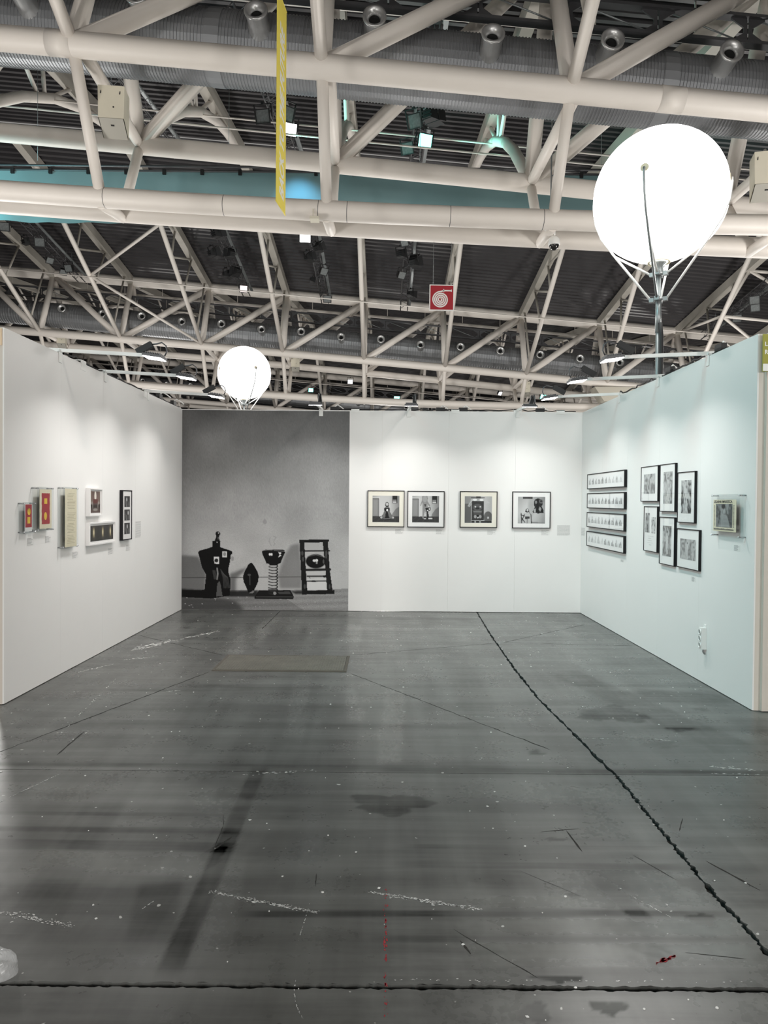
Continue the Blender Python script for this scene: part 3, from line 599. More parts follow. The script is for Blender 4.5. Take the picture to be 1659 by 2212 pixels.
U = 'lens'
# rotation: pit > 0 turns the glass (facing -Y, the camera) downwards
F_(-20.11, 38.13, 15.94, 0.2, 0.3, U, 'black floodlight with grey glass, topmost on the far left lighting truss', sc=1.5)
F_(-19.69, 39.65, 15.71, 2.6, -0.3, U, 'black floodlight turned away, second on the far left lighting truss, outer side')
F_(-18.97, 39.63, 15.66, 0.15, 0.35, U, 'black floodlight with large grey glass, second on the far left lighting truss, inner side', sc=1.6)
F_(-19.44, 41.84, 15.40, 0.9, 0.6, U, 'black tilted floodlight with grey glass, third on the far left lighting truss')
F_(-18.75, 42.71, 15.24, -0.2, 0.5, U, 'black floodlight with bright grey glass, last on the far left lighting truss', sc=1.45)
F_(-19.31, 43.31, 15.20, 0.7, 0.8, U, 'black floodlight with bare bulb glass, last pair on far left truss, outer side')
F_(-8.59, 36.84, 15.22, 2.4, -0.4, U, 'black floodlight seen from behind, highest on the second lighting truss from left', True, 1.5)
F_(-9.32, 39.03, 14.98, 2.3, -0.3, U, 'black floodlight with barn doors, second row of second truss, left side', True, 1.4)
F_(-8.38, 39.02, 14.93, 3.8, -0.3, U, 'black floodlight with barn doors, second row of second truss, right side', True, 1.3)
F_(-9.13, 41.59, 14.64, 2.2, -0.2, U, 'black floodlight with barn doors, third row of second truss, left side', True, 1.3)
F_(-8.51, 41.18, 14.65, 3.9, -0.2, U, 'black floodlight with barn doors, third row of second truss, right side', True, 1.3)
F_(-8.56, 43.48, 14.35, 0.3, 0.4, 'lens_pink', 'floodlight glowing pale pink, lowest on the second lighting truss from left', sc=1.4)
F_(-4.09, 36.46, 14.90, 0.1, 0.5, 'lens_white', 'floodlight glowing white, highest on the third lighting truss, under the big tube', sc=1.7)
F_(-3.50, 37.41, 14.73, 2.4, -0.5, U, 'black floodlight turned sideways, second row of third truss, right side', True)
F_(-4.10, 38.54, 14.63, 2.3, -0.3, U, 'black floodlight with barn doors, second row of third truss, left side', True, 1.3)
F_(-3.44, 40.16, 14.37, 0.7, 0.6, U, 'black floodlight with tilted grey glass, third row of third truss', sc=1.4)
F_(-4.13, 41.43, 14.26, 2.0, 0.2, U, 'small black floodlight turned edge on, fourth row of third truss', sc=1.1)
F_(-3.55, 43.88, 13.89, 0.1, 0.3, U, 'black floodlight with square grey glass, lowest on the third lighting truss', sc=1.4)
F_(0.91, 36.04, 14.54, -0.5, 0.6, U, 'black floodlight with slim grey glass, highest beside the hose sign truss')
F_(0.83, 37.28, 14.39, 2.5, -0.2, U, 'black square floodlight seen from behind, second on hose sign truss, left side', False, 1.5)
F_(1.48, 38.02, 14.24, 2.6, -0.4, U, 'large black floodlight with barn doors, on hose sign truss, right side', True, 1.5)
F_(0.87, 39.74, 14.07, 0.6, 0.6, U, 'black floodlight with tilted grey glass, third on hose sign truss, left side', sc=1.4)
F_(1.47, 42.10, 13.71, 2.3, 0.1, U, 'black floodlight with barn doors, lowest on hose sign truss', True, 1.2)
F_(19.70, 38.62, 12.55, -0.6, 0.3, U, 'black floodlight with grey glass, upper of the pair at far right', sc=1.5)
F_(20.14, 39.39, 12.36, -0.6, 0.5, U, 'black floodlight with grey glass, second of the pair at far right', sc=1.4)
F_(19.96, 41.06, 12.20, -0.3, 0.2, U, 'black floodlight with bright grey glass, lowest at far right over the wall', sc=1.5)
F_(0.87, 23.28, 13.85, -0.5, 0.45, U, 'black floodlight with grey glass, above the teal floodlight on its left', sc=1.45)
F_(1.30, 24.85, 14.01, 0.35, 0.4, 'lens_teal', 'floodlight glowing bright teal beneath the nearest duct', sc=1.55)
F_(0.72, 25.75, 14.18, -0.4, 0.35, U, 'black floodlight with pale glass, lower left of the teal floodlight', sc=1.35)
F_(1.38, 22.65, 13.72, 2.5, -0.3, U, 'black floodlight seen from behind, upper right of the teal floodlight', True, 1.4)
F_(-4.12, 24.01, 14.35, -0.2, 0.4, U, 'black floodlight with grey glass just left of the yellow banner', sc=1.45)
F_(-3.26, 23.62, 14.24, 0.7, 0.4, U, 'black floodlight with grey glass half hidden by the yellow banner', sc=1.5)
F_(-3.35, 24.98, 14.42, 0.35, 0.5, 'lens_white', 'floodlight glowing white just right of the yellow banner', sc=1.45)
F_(-7.60, 74.00, 13.00, 0.2, 0.5, 'lens_teal', 'small far teal floodlight above the back wall, left one', sc=1.5)
F_(1.20, 74.00, 12.20, 0.2, 0.5, 'lens_teal', 'small far teal floodlight above the back wall, middle one', sc=1.9)
F_(16.00, 73.00, 12.40, 0.2, 0.5, 'lens_teal', 'small far teal floodlight above the back wall, right one', sc=1.9)
F_(-3.00, 62.00, 11.90, 0.2, 0.5, 'lens_white', 'small far white floodlight under the middle truss, near the back wall middle', sc=1.3)
F_(10.20, 64.00, 11.30, 0.6, 0.6, 'lens_white', 'small far white floodlight right of the middle, under the middle truss', sc=1.2)

# ------------------------------------------------------------------ teal fabric behind the nearest truss
t = thing('hanging_fabric', 'long teal grey fabric strip hung behind the nearest truss', 'fabric', (-3, 22, 11.6))
xs = np.linspace(-17, 12.6, 150); zs = np.linspace(0, 1, 9); vs = []
for z in zs:
    for x in xs:
        sag = 1.54 + 0.03 * math.sin(x * 0.7)
        vs.append((x, 0.16 * z * math.sin(x * 1.9 + z * 2.2) * (0.4 + 0.6 * math.sin(x * 0.37)) + 0.05 * math.sin(x * 5.1 + 4 * z) * z, -z * sag))
n = len(xs); mb = MB(); mb.add(vs, [(i * n + k, i * n + k + 1, (i + 1) * n + k + 1, (i + 1) * n + k) for i in range(len(zs) - 1) for k in range(n - 1)], True)
obj('cloth', mb, M['fabric'], t)
for z in (0.02, 0.16): obj('rail', MB().tube([(-17, 0, z), (12.6, 0, z)], 0.035, 8), M['darkmetal'], t)
for x in np.arange(-16.4, 12, 1.15): obj('clamp', MB().b2((x - 0.05, -0.06, -0.10), (x + 0.05, 0.06, 0.06)), M['black'], t)
for x in (-13.0, -7.6, -1.8, 4.0, 9.5):
    obj('drop_rod', MB().tube([(x, 0, 0.3), (x, 0, deckz(x - 3, 22) - 11.6)], 0.007, 5), M['grey'], t)

# ------------------------------------------------------------------ yellow banner
t = thing('hanging_banner', 'tall yellow banner lettered in white, hung edge-on from the roof', 'banner', (-1.80, 12.31, 6.62), (0, 0, -0.110))
obj('cloth', MB().b2((-0.004, -0.31, 0), (0.004, 0.31, 3.50)), M['banner'], t)
for z in (0.0, 3.5): obj('pole', MB().tube([(0, -0.32, z), (0, 0.32, z)], 0.011, 8), M['banner'], t)
tm = text_mb('BACK TO THE FUTURE', 0.30, shear=0.25, offset=0.010, sx=1.0)
mx = max(p[0] for p in tm.v); hgt = max(p[1] for p in tm.v)
sx = 2.92 / mx
# letters run upward on the +X face: text x -> +Z, text y -> -Y
Mx = Matrix(((0, 0, 1, 0.0055), (0, -1.30, 0, 0.16), (sx, 0, 0, 0.16), (0, 0, 0, 1)))
obj('lettering', xform(tm, Mx), M['bannertext'], t)
tm2 = text_mb('BACK TO THE FUTURE', 0.30, shear=0.25, offset=0.010)
obj('lettering', xform(tm2, Matrix(((0, 0, -1, -0.0055), (0, 1.30, 0, -0.16), (sx, 0, 0, 0.16), (0, 0, 0, 1)))), M['bannertext'], t)
for y in (-0.28, 0.28): obj('cord', MB().tube([(0, y, 3.5), (0, y, 9.4)], 0.004, 4), M['black'], t)

# ------------------------------------------------------------------ fire hose sign
t = thing('fire_hose_sign', 'square red hanging sign with a white coiled fire hose', 'sign', (1.385, 17.9, 6.70), (0, 0.0084, 0))
obj('board', MB().box((0, 0, 0), (0.615, 0.02, 0.64)), M['white'], t)
obj('red_face', MB().box((0, -0.011, 0), (0.565, 0.004, 0.59)), M['signred'], t)
def ribbon(path, wd, y):
    mb = MB(); P2 = [Vector((a, b)) for a, b in path]; vs = []
    for i, p in enumerate(P2):
        d = (P2[min(i + 1, len(P2) - 1)] - P2[max(i - 1, 0)]).normalized(); nn = Vector((-d.y, d.x)) * wd / 2
        for q in (p + nn, p - nn): vs.append((q.x, y, q.y)); vs.append((q.x, y + 0.002, q.y))
    fs = []
    for i in range(len(P2) - 1): a = 4 * i; fs += [(a, a + 2, a + 6, a + 4), (a, a + 4, a + 5, a + 1), (a + 2, a + 3, a + 7, a + 6)]
    mb.add(vs, fs); return mb
sp = []
for i in range(200):
    a = i / 199 * 2 * PI * 4.0; r = 0.018 + 0.0455 * a / (2 * PI) + (0)
    sp.append((-0.03 + r * math.sin(a), -0.05 + r * math.cos(a)))
obj('hose_coil', ribbon(sp, 0.031, -0.0155), M['white'], t)
hn = ribbon([(-0.03, 0.15), (0.05, 0.172), (0.12, 0.172), (0.23, 0.172)], 0.034, -0.0155); hn.b2((0.035, -0.0155, 0.135), (0.055, -0.0135, 0.21)); hn.b2((0.225, -0.0155, 0.145), (0.245, -0.0135, 0.20))
obj('hose_nozzle', hn, M['white'], t)
for x in (-0.22,): obj('wire', MB().tube([(x, 0, 0.32), (x, 0, 1.62)], 0.004, 4), M['grey'], t)
obj('wire', MB().tube([(0.22, 0, 0.32), (0.22, 0, 1.60)], 0.004, 4), M['grey'], t)

# ------------------------------------------------------------------ loudspeakers, camera, cables under the trusses
def speaker(x, y, z, label, rz):
    t = thing('loudspeaker', label, 'loudspeaker', (x, y, z), (0.0, 0, rz), 'cream loudspeakers under the trusses')
    b = MB().add([(-0.28, -0.25, 0.48), (0.28, -0.25, 0.48), (0.28, 0.22, 0.48), (-0.28, 0.22, 0.48), (-0.27, -0.25, -0.22), (0.27, -0.25, -0.22), (0.27, 0.22, -0.45), (-0.27, 0.22, -0.45)],
                 [(0, 1, 2, 3), (1, 0, 4, 5), (2, 1, 5, 6), (3, 2, 6, 7), (0, 3, 7, 4)])
    obj('cabinet', b, M['cream'], t)
    g = MB().add([(-0.255, -0.248, -0.225), (0.255, -0.248, -0.225), (0.255, 0.215, -0.453), (-0.255, 0.215, -0.453)], [(3, 2, 1, 0)]); obj('grille', g, mat('speaker_grille', s2l((168, 165, 156)), 0.7), t)
    obj('badge', MB().box((0.0, -0.1, -0.305), (0.07, 0.03, 0.012), Matrix.Rotation(-0.45, 3, 'X')), M['black'], t)
    obj('port', MB().box((0.05, -0.252, 0.02), (0.03, 0.006, 0.03)), M['black'], t)
    for s in (-0.2, 0.2): obj('shackle', MB().tube([(s, -0.22, 0.45), (s - 0.02, -0.258, 0.30)], 0.012, 5), M['black'], t)
    obj('bracket', MB().tube([(0, 0.1, 0.45), (0.05, 0.3, 0.75)], 0.03, 6), M['steel'], t)
    return t
SPK = 'cream box loudspeaker hung on the '
speaker(-6.03, 16.0, 10.14, SPK + 'nearest truss at upper left', 0.12); speaker(8.36, 16.0, 8.86, SPK + 'nearest truss at right edge beside the big balloon', -0.25)
speaker(-6.0, 48.2, 10.75, SPK + 'middle truss, right of the small balloon', 0.1); speaker(9.4, 48.2, 9.2, SPK + 'middle truss, above right part of the back wall', -0.1)
speaker(-21.6, 48.2, 12.2, SPK + 'middle truss, behind the left wall top', 0.2)

t = thing('dome_camera', 'white dome security camera hung below the nearest truss', 'camera', (3.92, 16.9, 7.72))
obj('stem', MB().tube([(0, 0, 0.12), (0, 0, 0.42)], 0.03, 8), M['white'], t)
obj('hood', MB().lathe([(0.0, 0.16), (0.06, 0.15), (0.12, 0.08), (0.14, -0.02), (0.13, -0.06), (0, -0.06)], n=20), M['white'], t)
obj('dome', MB().lathe([(0.115, -0.06), (0.10, -0.12), (0.06, -0.165), (0.0, -0.18)], n=16), mat('smoked_dome', (0.02, 0.02, 0.02), 0.1), t)
t = thing('camera_box', 'white junction box beside the dome camera under the truss', 'box', (3.78, 16.6, 8.03), (0.1, 0.35, 0.2))
obj('housing', MB().box((0, 0, 0), (0.22, 0.22, 0.30)), M['white'], t); obj('lid', MB().box((0, -0.115, 0), (0.19, 0.012, 0.26)), M['cream'], t)
tag(obj('pipe_clamp', MB().b2((-1.72, 16.2, 7.96), (-1.52, 16.45, 8.02)).b2((-1.66, 16.25, 8.0), (-1.64, 16.3, 8.2)), M['cream']), 'small cream plate clamped under the bottom tube of the nearest truss', 'clamp')
tag(obj('drop_cable', MB().tube([(4.12, 18.25, 8.35), (4.14, 18.25, 9.8), (4.18, 18.3, 13.9)], 0.018, 6), M['grey']), 'grey cable dropping to the dome camera beside the truss node', 'cable')
t = thing('hall_column', 'pale beige hall column rising behind the right wall', 'column', (14.75, 46.2, 0))
obj('shaft', MB().b2((-0.55, -0.5, 0), (0.75, 0.5, 8.1)), M['column'], t); obj('capital', MB().prism([(-0.9, 8.1), (1.3, 8.1), (1.5, 9.0), (-1.5, 9.0)], -0.6, 0.6, Matrix(((1, 0, 0, 0), (0, 0, -1, 0), (0, 1, 0, 0), (0, 0, 0, 1)))), M['column'], t)

# ------------------------------------------------------------------ balloon lamps
def balloon(loc, rz, label):
    t = thing('balloon_light', label, 'balloon light', (loc[0], loc[1], 0), (0, 0, rz), 'glowing balloon lamps on masts')
    zc = loc[2]; R_ = 0.735
    prof = [(0.10, zc - 0.745), (0.12, zc - 0.74)]
    for i in range(1, 30):
        a = -PI / 2 + 0.17 + (PI - 0.17) * i / 29; rr = R_ * math.cos(a); zz = R_ * math.sin(a)
        if zz < 0: rr *= 1 + 0.03 * math.sin(-a * 2)
        prof.append((max(rr, 0.0), zc + zz))
    obj('balloon', MB().lathe(prof, n=48), M['balloon'], t)
    obj('mouth_ring', MB().lathe([(0.10, zc - 0.75), (0.125, zc - 0.76), (0.125, zc - 0.735), (0.10, zc - 0.735)], n=20), M['paper'], t)
    obj('lamp_base', MB().lathe([(0.0, zc - 0.73), (0.085, zc - 0.73), (0.085, zc - 0.77), (0.05, zc - 0.80), (0.05, zc - 0.90)], n=16), M['grey'], t)
    obj('mast', MB().tube([(0, 0, 0), (0, 0, zc - 0.85)], 0.027, 10), M['grey'], t)
    obj('mast_sleeve', MB().tube([(0, 0, zc - 1.55), (0, 0, zc - 1.15)], 0.034, 10), M['grey'], t)
    for z in (zc - 0.90, zc - 1.19):
        mb = MB().lathe([(0.028, z), (0.055, z), (0.055, z + 0.03), (0.028, z + 0.03)], n=12)
        for k in range(4): a = k * PI / 2; mb.box((0.075 * math.cos(a), 0.075 * math.sin(a), z + 0.015), (0.05, 0.05, 0.045))
        obj('collar', mb, M['grey'], t)
    for k in range(4):
        a = k * PI / 2; c, s = math.cos(a), math.sin(a); pl = lambda r, z: (r * c, r * s, z)
        q = [pl(0.085, zc - 1.175)] + [pl(0.53, zc - 0.56)] + [pl((R_ + 0.02) * math.cos(b), zc + (R_ + 0.02) * math.sin(b)) for b in (-0.72, -0.5, -0.25, 0.0, 0.06)]
        obj('support_rod', MB().tube(q, 0.014, 8), M['grey'] if k == 3 else M['white'], t)
        obj('support_link', MB().tube([pl(0.085, zc - 0.885), pl(0.50, zc - 0.60)], 0.013, 8), M['white'], t)
        obj('rod_patch', MB().tube([pl(R_ * 0.99, zc + 0.045), pl(R_ * 0.99 + 0.012, zc + 0.046)], 0.045, 14), M['paper'], t)
    obj('power_cable', MB().tube([(0.03, -0.03, zc - 1.45), (0.045, -0.035, zc - 1.6), (0.045, -0.035, 1.0), (0.05, -0.03, 0.05)], 0.024, 8), M['black'], t)
    for a in (0.5, 2.6, 4.7): obj('foot', MB().tube([(0, 0, 0.35), (0.45 * math.cos(a), 0.45 * math.sin(a), 0.015)] if loc[0] < 0 else [(0, 0, 0.12), (0.22 + 0.1 * math.cos(a), 0.3 * math.sin(a), 0.02)], 0.015, 6), M['grey'], t)
    return t
balloon((3.13, 8.3, 5.165), -0.574, 'large glowing white balloon lamp on a mast behind the right wall')
balloon((-3.96, 20.3, 5.225), 0.62, 'smaller-looking glowing white balloon lamp farther off, above the mural')

# ------------------------------------------------------------------ LED floodlights on arms over the wall tops
def arm_light(p, ang, label, e=26.0, tilt=0.14, box=True, up_=-0.045):
    # local +X points from the wall into the booth
    t = thing('led_arm_light', label, 'floodlight', p, (0, 0, ang), 'LED floodlights on arms over the walls')
    L = 0.79
    obj('arm', MB().beam((-0.10, 0, 0.03), (L, 0, 0.03 + up_), 0.025, 0.032), M['white'], t)
    br = MB().b2((-0.075, -0.03, -0.10), (-0.068, 0.03, 0.03)).b2((-0.068, -0.03, 0.006), (0.012, 0.03, 0.014)).b2((0.002, -0.03, -0.09), (0.010, 0.03, 0.03)); obj('bracket', br, M['white'], t)
    Rm = Matrix.Rotation(tilt, 3, 'Y'); c = Vector((L + 0.09, 0, 0.015 + up_))
    hd = MB().box(c, (0.18, 0.18, 0.024), Rm)
    for i in range(7): hd.box(c + Rm @ Vector((-0.066 + i * 0.022, 0, 0.021)), (0.006, 0.15, 0.020), Rm)
    obj('lamp_head', hd, M['darkmetal'], t)
    obj('led_panel', MB().box(c + Rm @ Vector((0, 0, -0.014)), (0.166, 0.166, 0.005), Rm), M['led'], t)
    if box:
        obj('driver_box', MB().box((L - 0.02, 0.05, 0.105 + up_), (0.16, 0.05, 0.055), Matrix.Rotation(-0.5, 3, 'Y')), M['black'], t)
        q = [(L + 0.04, 0.05, 0.14 + up_)] + [(L + 0.13 + 0.06 * math.cos(a), 0.05, 0.09 + up_ + 0.07 * math.sin(a)) for a in (2.2, 1.4, 0.6, -0.2, -0.9)]
        obj('cable_loop', MB().tube(q, 0.007, 6), M['darkmetal'], t)
    nrm = Rm @ Vector((0, 0, -1)); pos = c + Rm @ Vector((0, 0, -0.03))
    l = lamp('led_beam', 'AREA', pos, e, (1.0, 0.985, 0.955), None, 0.18, 0.18, parent=t)
    l.rotation_euler = nrm.to_track_quat('-Z', 'Y').to_euler(); l.data.spread = 2.15
    return t
EL = 8.5
arm_light((XL, 6.70, HW), 0.0, 'LED floodlight on white arm over left wall, nearest to the viewer', EL)
arm_light((XL, 7.78, HW), 0.0, 'LED floodlight on white arm over left wall, middle of three', EL)
arm_light((XL, 9.18, HW), 0.0, 'LED floodlight on white arm over left wall, farthest, beside the small balloon', EL)
arm_light((XR, 6.60, HW), PI, 'LED floodlight on white arm over right wall, nearest, by the balloon mast', EL)
arm_light((XR, 7.79, HW), PI, 'LED floodlight on white arm over right wall, middle of three', EL)
arm_light((XR, 9.08, HW), PI, 'LED floodlight on white arm over right wall, farthest', EL)
arm_light((-0.95, YB, HW), -PI / 2, 'dark-backed LED floodlight over the back wall above the mural', EL * 0.9, tilt=0.14)
arm_light((0.36, YB, HW), -PI / 2, 'LED floodlight over the back wall above the first two square frames', EL)
arm_light((1.98, YB, HW), -PI / 2, 'dark-backed LED floodlight over the back wall above the last square frame', EL, tilt=0.14)

# cables lying along the wall tops
def cable(pts, r, label):
    return tag(obj('power_cable', MB().tube(pts, r, 6), M['black']), label, 'cable', 'black cables along wall tops')
def wig(p0, p1, n, amp):
    p0 = Vector(p0); p1 = Vector(p1); return [p0.lerp(p1, i / n) + Vector((random.uniform(-0.01, 0.01), random.uniform(-0.01, 0.01), abs(random.gauss(0, amp)))) for i in range(n + 1)]
cable(wig((-0.7, YB + 0.04, 3.012), (2.85, YB + 0.04, 3.012), 40, 0.014), 0.008, 'thin black power cable lying along the back wall top')
cable(wig((XL - 0.035, 6.9, 3.012), (XL - 0.035, 10.7, 3.012), 34, 0.016), 0.009, 'thin black power cable lying along the left wall top')
cable(wig((XR + 0.035, 6.3, 3.012), (XR + 0.035, 9.2, 3.012), 34, 0.02), 0.009, 'thin black power cable lying along the right wall top')
for p, lb in (((0.83, YB + 0.035, 3.03), 'black plug box on the back wall top, first from the left'), ((1.17, YB + 0.035, 3.03), 'black plug box on the back wall top, second from the left'), ((2.32, YB + 0.035, 3.03), 'black plug box on the back wall top, nearest the right corner'), ((-0.75, YB + 0.035, 3.03), 'black plug box on the back wall top above the mural'),
              ((XR + 0.03, 7.55, 3.045), 'black plug box on the right wall top by the mast'), ((XR + 0.03, 6.42, 3.04), 'black plug box on the right wall top at the nearest lamp arm'), ((XL - 0.03, 10.4, 3.04), 'black plug box on the left wall top near the corner'), ((XL - 0.03, 9.75, 3.04), 'black plug box on the left wall top past the farthest arm')):
    tt = thing('plug_box', lb, 'plug', p, group='black plug boxes on wall tops'); obj('body', MB().box((0, 0, 0), (0.13, 0.05, 0.05) if abs(p[1] - YB) < 0.2 else (0.05, 0.13, 0.06)), M['black'], tt)
    obj('lead', MB().tube([(0.0, 0, 0.02), (0.04, 0.03, 0.06), (0.09, 0.05, 0.03), (0.14, 0.05, -0.01)], 0.008, 6), M['white'], tt)

# ------------------------------------------------------------------ printed pictures: painted into a colour attribute
class Paint:
    def __init__(s, w, h, nx, ny, val=0.5):
        s.w, s.h, s.nx, s.ny = w, h, nx, ny
        gx = np.linspace(0, w, nx); gy = np.linspace(0, h, ny); s.X, s.Y = np.meshgrid(gx, gy); s.C = np.full((ny, nx), float(val))
        s.px = w / nx
    def poly(s, pts, v, a=1.0):
        pts = np.array(pts, float); ins = np.zeros(s.X.shape, bool); j = len(pts) - 1
        for i in range(len(pts)):
            xi, yi = pts[i]; xj, yj = pts[j]
            if yi != yj:
                c = ((yi > s.Y) != (yj > s.Y)) & (s.X < (xj - xi) * (s.Y - yi) / (yj - yi) + xi); ins ^= c
            j = i
        s.C[ins] = s.C[ins] * (1 - a) + v * a; return s
    def soft(s, pts, v, a, n=7):
        keep = s.C.copy(); s.C = np.zeros(s.X.shape); s.poly(pts, 1.0); m = s.C
        for _ in range(3):
            for ax in (0, 1):
                p = np.pad(m, [(n, n) if k == ax else (0, 0) for k in (0, 1)], mode='edge'); c = np.cumsum(p, axis=ax); L = m.shape[ax]
                hi = np.take(c, range(2 * n, 2 * n + L), axis=ax); lo = np.concatenate([np.zeros_like(np.take(c, [0], axis=ax)), np.take(c, range(0, L - 1), axis=ax)], axis=ax); m = (hi - lo) / (2 * n + 1)
        s.C = keep * (1 - a * m) + v * a * m; return s
    def ell(s, cx, cy, rx, ry, v, a=1.0, soft=0.12):
        d = np.sqrt(((s.X - cx) / rx) ** 2 + ((s.Y - cy) / ry) ** 2); m = np.clip((1 - d) / soft + 0.5, 0, 1) * a; s.C = s.C * (1 - m) + v * m; return s
    def line(s, pts, wd, v, a=1.0):
        for (x0, y0), (x1, y1) in zip(pts[:-1], pts[1:]):
            dx, dy = x1 - x0, y1 - y0; L2 = dx * dx + dy * dy + 1e-9; t = np.clip(((s.X - x0) * dx + (s.Y - y0) * dy) / L2, 0, 1)
            d = np.hypot(s.X - x0 - t * dx, s.Y - y0 - t * dy); m = np.clip((wd / 2 - d) / (s.px) + 0.5, 0, 1) * a; s.C = s.C * (1 - m) + v * m
        return s
    def rect(s, x0, y0, x1, y1, v, a=1.0): return s.poly([(x0, y0), (x1, y0), (x1, y1), (x0, y1)], v, a)
    def noise(s, amp, scale, seed=0):
        r = np.random.default_rng(seed); out = np.zeros(s.X.shape)
        for o in range(3):
            k = scale / 2 ** o; n1, n2 = int(s.w / k) + 3, int(s.h / k) + 3; g = r.normal(size=(n2, n1))
            fx = s.X / k; fy = s.Y / k; ix = fx.astype(int); iy = fy.astype(int); ax = fx - ix; ay = fy - iy; ax = ax * ax * (3 - 2 * ax); ay = ay * ay * (3 - 2 * ay)
            out += (g[iy, ix] * (1 - ax) * (1 - ay) + g[iy, ix + 1] * ax * (1 - ay) + g[iy + 1, ix] * (1 - ax) * ay + g[iy + 1, ix + 1] * ax * ay) / 2 ** o
        s.N = out; s.C = s.C * (1 + amp * out); return s
def print_mesh(name, P, w, h, material, thick=0.001, rgb=None):
    """flat sheet in the XZ plane facing -Y, top left at (-w/2, h/2); image y runs down"""
    ny, nx = P.C.shape
    x = (P.X / P.w - 0.5) * w; z = (0.5 - P.Y / P.h) * h
    co = np.stack([x, np.zeros_like(x), z], -1).reshape(-1, 3)
    idx = np.arange(nx * ny).reshape(ny, nx)
    f = np.stack([idx[:-1, :-1], idx[1:, :-1], idx[1:, 1:], idx[:-1, 1:]], -1).reshape(-1, 4)
    me = bpy.data.meshes.new(name); me.from_pydata(co.tolist(), [], f.tolist())
    c = np.clip(P.C, 0.006, 0.9)[..., None] * np.ones(3) if rgb is None else np.clip(rgb, 0.004, 0.9)
    c = np.concatenate([c, np.ones(c.shape[:2] + (1,))], -1).astype(np.float32)
    at = me.color_attributes.new('print_color', 'FLOAT_COLOR', 'POINT'); at.data.foreach_set('color', c.reshape(-1))
    me.materials.append(material); me.update(); return me

